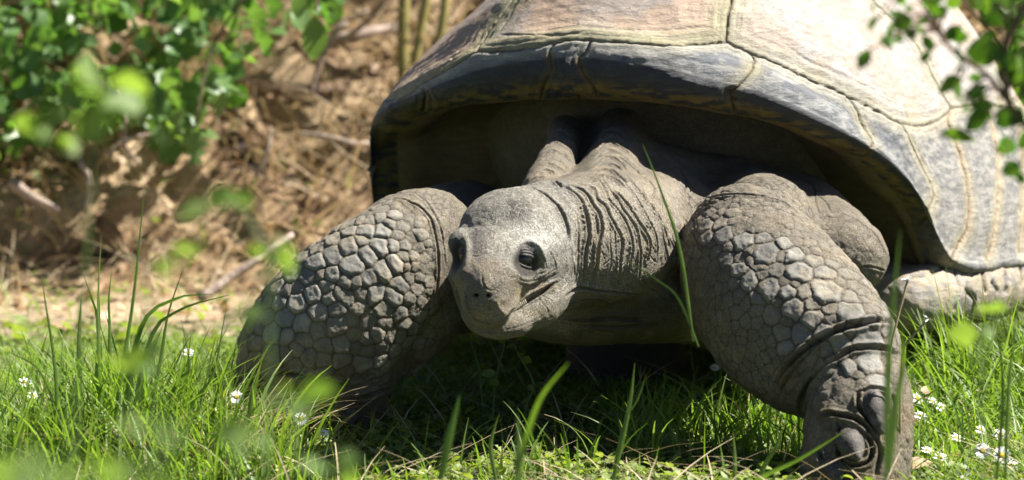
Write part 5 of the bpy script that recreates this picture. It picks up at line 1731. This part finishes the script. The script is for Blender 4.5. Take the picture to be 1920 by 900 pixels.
# near weeds, thrown out of focus
def weed(base_px, t, blobs, label, seed, sz=.016):
    q = P(base_px[0], 900, t); root = empty('leafy_weed', (q[0], q[1], gz(q[0], q[1])), label, 'weed', 'out of focus weeds near the camera')
    r_ = np.random.RandomState(seed)
    p_, s_ = [], []
    g = np.array([q[0], q[1], gz(q[0], q[1])])
    for (px, py, rx, ry, n) in blobs:
        for _ in range(n):
            a = r_.rand() * 6.28; rr_ = math.sqrt(r_.rand())
            p_.append(P(px + rx * rr_ * math.cos(a), py + ry * rr_ * math.sin(a), t + r_.uniform(-.03, .03))); s_.append(r_.uniform(.8, 1.4) * sz * 1.25)
        c_ = P(px, py, t)
        if py > 600 or (px, py) == blobs[0][:2]: stems(root, [([g, (g + c_) / 2 + [0, 0, .02], c_], [.0016, .0013, .0008])], M_STEM)
        elif len(p_) > n: stems(root, [([P(blobs[0][0], blobs[0][1], t), c_], [.0013, .0008])], M_STEM)
    leaf_parts(root, 200, np.array(p_), np.array(s_), ['round', 'oval', 'round', 'round'], M_WEED, pitch=(-.6, .5), seed=seed, roll=(-1.5, 1.5))
weed((120, 0), 1.35, [(110, 885, 110, 18, 13), (310, 795, 40, 16, 3), (40, 895, 50, 12, 4), (250, 885, 70, 16, 5)], 'bright blurred weed filling the bottom left corner', 31, .010)
weed((80, 0), 1.9, [(185, 160, 50, 22, 9), (245, 195, 30, 16, 4), (75, 240, 40, 34, 7), (130, 225, 24, 14, 3)], 'blurred tall weed in front of the bush at the top left', 32, .015)
weed((480, 0), 1.8, [(510, 478, 42, 22, 7), (400, 388, 20, 10, 3), (437, 365, 24, 12, 3), (455, 600, 12, 30, 4)], 'blurred weed tip beside the back of the left leg', 33, .012)
weed((360, 0), 1.8, [(270, 500, 22, 10, 2), (368, 472, 20, 12, 2), (245, 680, 50, 14, 6)], 'blurred weed with a few small leaves in front of the bank', 34, .012)
weed((540, 0), 1.7, [(550, 752, 26, 14, 4), (430, 815, 50, 26, 6), (640, 880, 26, 26, 4)], 'blurred weed in front of the shaded left foot', 35, .012)
weed((1850, 0), 2.2, [(1840, 640, 26, 18, 3), (1870, 575, 30, 18, 3)], 'blurred weed before the flank at the right edge', 36, .014)
print('plants', time.time() - T0)

# ------------------------------------------------------------------ daisies
def daisy_mesh():
    V, F, off = [], [], 0
    rd = random.Random(2)
    for k in range(20):
        a = k / 20 * 6.283 + rd.uniform(-.08, .08)
        el = rd.uniform(.05, .45); L = rd.uniform(.85, 1.05)
        c_, s_ = math.cos(a), math.sin(a)
        pts = []
        for u, w in ((.25, .05), (.6, .11), (.9, .10), (1.0, .03)):
            h = math.sin(el) * u * L - .15 * u * u
            for sg in (-1, 1):
                pts.append((c_ * u * L * math.cos(el) - s_ * w * sg, s_ * u * L * math.cos(el) + c_ * w * sg, h + .02 * sg))
        V += pts
        for i in range(3):
            F.append((off + 2 * i, off + 2 * i + 1, off + 2 * i + 3, off + 2 * i + 2))
        off += 8
    return np.array(V), np.array(F)
dv, df = daisy_mesh()
ME_PET = new_mesh('petals', dv, df); ME_PET.materials.append(M_PETAL)
ev, ef = ellipsoid(np.array([0, 0, .05]), np.array([.34, .34, .16]), nu=16, nv=9)
ME_DISC = new_mesh('disc', ev, ef); ME_DISC.materials.append(M_DISC)
def daisy(px, py, t, label, s=.0085, closed=False, tilt=.6, az=-1.5):
    head = P(px, py, t)
    gx, gy = head[0] + rd_.uniform(-.008, .008), head[1] + rd_.uniform(.0, .012)
    z0 = gz(gx, gy)
    if head[2] < z0 + .010: head[2] = z0 + .012
    r = empty('daisy', (gx, gy, z0), label, 'daisy', 'daisies in the lawn')
    base = np.array([gx, gy, z0])
    v, f = tube([base, (base + head) / 2 + [.003, 0, .003], head], [.0009, .0008], 6)
    obj('stem', new_mesh('stem', v, f), M_STEM, r)
    pt = bpy.data.objects.new('petals', ME_PET); COL.objects.link(pt); pt.parent = r
    pt.location = Vector((head - base).tolist())
    pt.rotation_euler = (Matrix.Rotation(az + math.pi / 2, 3, 'Z') @ Matrix.Rotation(tilt, 3, 'X')).to_euler()
    pt.scale = (s, s, s * (2.2 if closed else 1))
    if closed: pt.scale = (s * .45, s * .45, s * 1.6)
    d_ = bpy.data.objects.new('disc', ME_DISC); COL.objects.link(d_); d_.parent = r
    d_.location = pt.location; d_.rotation_euler = pt.rotation_euler; d_.scale = (s, s, s)
rd_ = random.Random(4)
for (px, py, t, s, tl, lb) in [
    (443, 745, 3.42, .0085, .9, 'daisy nearest the back edge of the left foot, side on'), (563, 786, 3.40, .0085, .9, 'daisy in front of the shaded left foot, petals spread'),
    (605, 812, 3.38, .0075, .2, 'pale low daisy just right of the one in front of the left foot'), (275, 768, 3.40, .007, .3, 'small daisy low in the tall grass tuft at the left'),
    (135, 768, 3.45, .0075, .3, 'small daisy behind the tall tuft, near the left edge'), (45, 718, 3.65, .010, .3, 'blurred white daisy at the left edge, topmost of its pair'),
    (62, 742, 3.55, .008, .3, 'blurred white daisy at the left edge, lower of its pair'), (118, 727, 3.62, .008, .3, 'blurred daisy right of the pair at the left edge'),
    (1720, 748, 3.62, .0085, .7, 'white daisy touching the right side of the clawed foot'), (1747, 752, 3.60, .006, .5, 'small daisy above the brown leaf, left of two'),
    (1763, 764, 3.58, .007, .6, 'small daisy above the brown leaf, right of two'), (1724, 780, 3.55, .0085, .3, 'flat white daisy under the one touching the foot'),
    (1839, 807, 3.50, .008, .4, 'half open daisy between the grass and the two yellow centred ones'), (1876, 815, 3.47, .0095, .6, 'large daisy uppermost at the right edge'),
    (1793, 822, 3.46, .0095, .2, 'broad flat daisy in the middle of the right hand patch'), (1738, 845, 3.42, .008, .2, 'daisy beside the brown leaf, left of it'),
    (1762, 858, 3.40, .009, .25, 'daisy beside the brown leaf, right of it'), (1842, 846, 3.40, .0105, .95, 'daisy facing the camera with a clear yellow centre, left one'),
    (1878, 854, 3.38, .0110, .95, 'largest daisy facing the camera with a clear yellow centre'), (1896, 873, 3.35, .0090, .5, 'daisy just below the largest one at the right edge'),
    (1805, 889, 3.33, .0095, .95, 'daisy at the bottom edge right of the claws'), (235, 858, 3.34, .006, .2, 'tiny daisy deep in the tall grass tuft'),
    (1340, 690, 3.9, .007, .4, 'small distant daisy in the sun behind the right leg'), (352, 662, 3.75, .009, .3, 'blurred daisy between the tall tuft and the left leg')]:
    daisy(px, py, t, lb, s * 1.0, tilt=min(1.1, tl + .2))
# dry dandelion stalks beside the shell
for k, (pts, lb) in enumerate([([(1668, 690, 3.30), (1680, 610, 3.30), (1693, 560, 3.30), (1702, 524, 3.30)], 'dry pale flower stalk standing upright in front of the shell edge'),
                               ([(1690, 680, 3.30), (1700, 645, 3.30), (1722, 618, 3.30), (1740, 598, 3.30)], 'dry pale flower stalk leaning right over the grass')]):
    p3 = np.array([P(*q) for q in pts]); g_ = p3[0].copy(); g_[2] = gz(g_[0], g_[1])
    r = empty('dry_flower_stalk', g_, lb, 'dry flower')
    v, f = tube(np.vstack([g_, p3]), [.0014, .0012, .0011, .0014], 6)
    obj('stalk', new_mesh('stalk', v, f), M_STRAWSTEM, r)
    v, f, t = leaf_cloud(np.tile(p3[-1], (9, 1)), np.full(9, .007), 'long', seed=9, pitch=(-.2, .9))
    me = new_mesh('seed_head', v, f); add_attr(me, 'tint', t); me.materials.append(M_PETAL)
    obj('seed_head', me, None, r)
# brown fallen leaves near the daisies
for (px, py, t, s, ya, pi_, lb) in [(1693, 880, 3.36, .036, .35, .35, 'curled brown fallen leaf beside the claws'), (1733, 750, 3.62, .022, 1.2, .9, 'small brown leaf standing in the grass right of the foot'),
                                   (500, 880, 3.34, .045, .1, .15, 'pale brown fallen leaf on the grass at the bottom, left of the foot'), (925, 665, 4.3, .03, .6, .5, 'orange dead leaf in the sun under the chin')]:
    v, f = leaf_mesh('dead_leaf', 'oval', 3)
    me = new_mesh('dead_leaf', v, f); add_attr(me, 'tint', np.full(len(v), .35))
    q = P(px, py, t); q[2] = max(q[2], gz(q[0], q[1]) + .004)
    o = obj('dead_leaf', me, M_DEAD); o.location = q.tolist(); o.scale = (s, s, s); o.rotation_euler = Matrix(rotm(ya, pi_, .4).tolist()).to_euler()
    tag(o, lb, 'dead leaf')
# ------------------------------------------------------------------ sticks, roots and canes on the bank
def stick(pts, rad, label, m=M_WOOD, name='fallen_branch', cat='branch', twigs=()):
    p3 = np.array([P(*q) for q in pts])
    v, f = tube(p3, rad, 9)
    v = v + noise3(v, 40, 2)[:, None] * min(rad) * .5
    if twigs:
        r = empty(name, p3[0], label, cat)
        obj('branch_stem', new_mesh('branch_stem', v, f), m, r)
        for tp, tr in twigs:
            v2, f2 = tube(np.array([P(*q) for q in tp]), tr, 7)
            obj('twig', new_mesh('twig', v2, f2), m, r)
        return r
    return tag(obj(name, new_mesh(name, v, f), m), label, cat)
stick([(500, 112, 5.75), (580, 92, 5.7), (660, 68, 5.65), (745, 52, 5.7)], [.013, .012, .010], 'thick pale fallen branch lying on top of the bank', twigs=[([(650, 70, 5.65), (700, 30, 5.6), (735, -20, 5.6)], [.006, .003]), ([(560, 95, 5.7), (600, 60, 5.7), (690, 20, 5.7)], [.007, .004])])
stick([(583, 180, 5.45), (600, 120, 5.45), (628, 62, 5.45), (650, 45, 5.45)], [.004, .005, .006], 'thin pale twig standing up in front of the thick fallen branch')
stick([(430, 145, 5.6), (490, 160, 5.6), (555, 172, 5.6), (640, 165, 5.65)], [.012, .013, .009], 'brown half buried root below the fallen branch', M_BROWNWOOD, 'tree_root', 'root')
stick([(560, 250, 5.35), (620, 258, 5.32), (660, 268, 5.32), (700, 270, 5.35)], [.004, .005, .004], 'thin pale root running right to the edge of the shell', M_WOOD, 'tree_root', 'root')
stick([(222, 170, 5.1), (236, 230, 5.1), (232, 270, 5.1), (262, 308, 5.1)], [.003, .0035, .002], 'pale curved tendril hanging in front of the bank', M_WOOD, 'tendril', 'tendril')
stick([(375, 560, 4.75), (430, 522, 4.78), (490, 482, 4.8), (548, 440, 4.85)], [.008, .007, .005], 'straight pale stick leaning behind the left leg')
stick([(640, 60, 5.9), (655, 120, 5.85), (690, 170, 5.8), (700, 215, 5.75)], [.010, .012, .008], 'dark twisted branch hanging down the bank left of the shell', M_BROWNWOOD, twigs=[([(655, 120, 5.85), (620, 150, 5.8), (610, 200, 5.75)], [.006, .003]), ([(690, 170, 5.8), (720, 150, 5.75), (745, 165, 5.7)], [.006, .003])])
stick([(-20, 235, 5.3), (30, 215, 5.3), (80, 190, 5.3)], [.005, .004], 'short pale stick at the left edge below the bush')
stick([(200, 290, 5.2), (240, 262, 5.2), (300, 250, 5.2)], [.004, .003], 'thin stick lying in the shade under the bush')
stick([(20, 340, 5.15), (60, 370, 5.15), (110, 395, 5.15)], [.010, .008, .006], 'thick pale root jutting out low at the left of the bank', M_WOOD, 'tree_root', 'root')
stick([(150, 300, 5.2), (170, 345, 5.2), (160, 400, 5.2)], [.006, .006, .004], 'forked root exposed in the middle of the bank', M_WOOD, 'tree_root', 'root')
stick([(480, 330, 5.3), (500, 290, 5.3), (508, 240, 5.3)], [.004, .005, .003], 'upright pale root fragment near the middle of the bank', M_WOOD, 'tree_root', 'root')
for k, (pts, r0, lb) in enumerate([([(757, 160, 5.6), (756, 60, 5.6), (760, -60, 5.6), (764, -260, 5.6)], .0115, 'leftmost and thickest of the three olive canes left of the shell'),
                        ([(772, 158, 5.55), (787, 70, 5.55), (803, -30, 5.55), (830, -260, 5.55)], .0085, 'middle one of the three olive canes left of the shell'),
                        ([(795, 156, 5.5), (815, 90, 5.5), (833, 20, 5.5), (842, -220, 5.5)], .0085, 'rightmost olive cane, closest to the shell')]):
    p3 = np.array([P(*q) for q in pts]); g_ = p3[0].copy(); zz = gz(g_[0], g_[1])
    g_[2] = zz - .01
    v, f = tube(np.vstack([g_, p3]), [r0, r0, r0 * .9, r0 * .8], 9, 30)
    o = obj('cane', new_mesh('cane', v, f), M_CANE); tag(o, lb, 'cane', 'olive canes left of the shell')
# dark stalks in the gap under the chin
for k, (pts, lb) in enumerate([([(905, 760, 3.75), (898, 690, 3.75), (882, 640, 3.75), (878, 610, 3.75)], 'thin dark weed stalk under the chin, leftmost'), ([(925, 760, 3.72), (932, 700, 3.72), (945, 650, 3.72), (950, 620, 3.72)], 'bent dark weed stalk under the middle of the chin'),
                               ([(985, 770, 3.7), (1000, 720, 3.7), (975, 670, 3.7), (960, 640, 3.7)], 'dark weed stalk leaning left in front of the hind leg')]):
    p3 = np.array([P(*q) for q in pts]); g_ = p3[0].copy(); g_[2] = gz(g_[0], g_[1])
    r = empty('weed_stalk', g_, lb, 'weed stalk')
    v, f = tube(np.vstack([g_, p3]), [.0014, .001, .0006], 6)
    obj('stem', new_mesh('stem', v, f), M_STEM, r)
    ps = np.array([p3[1], p3[2], p3[2], p3[3], p3[1]]) + RN.normal(0, .004, (5, 3))
    leaf_parts(r, 10, ps, RN.uniform(.012, .02, 5), ['oval', 'oval', 'long', 'oval'], M_CLOVER, pitch=(-.4, .8), seed=40 + k)
print('all', time.time() - T0)
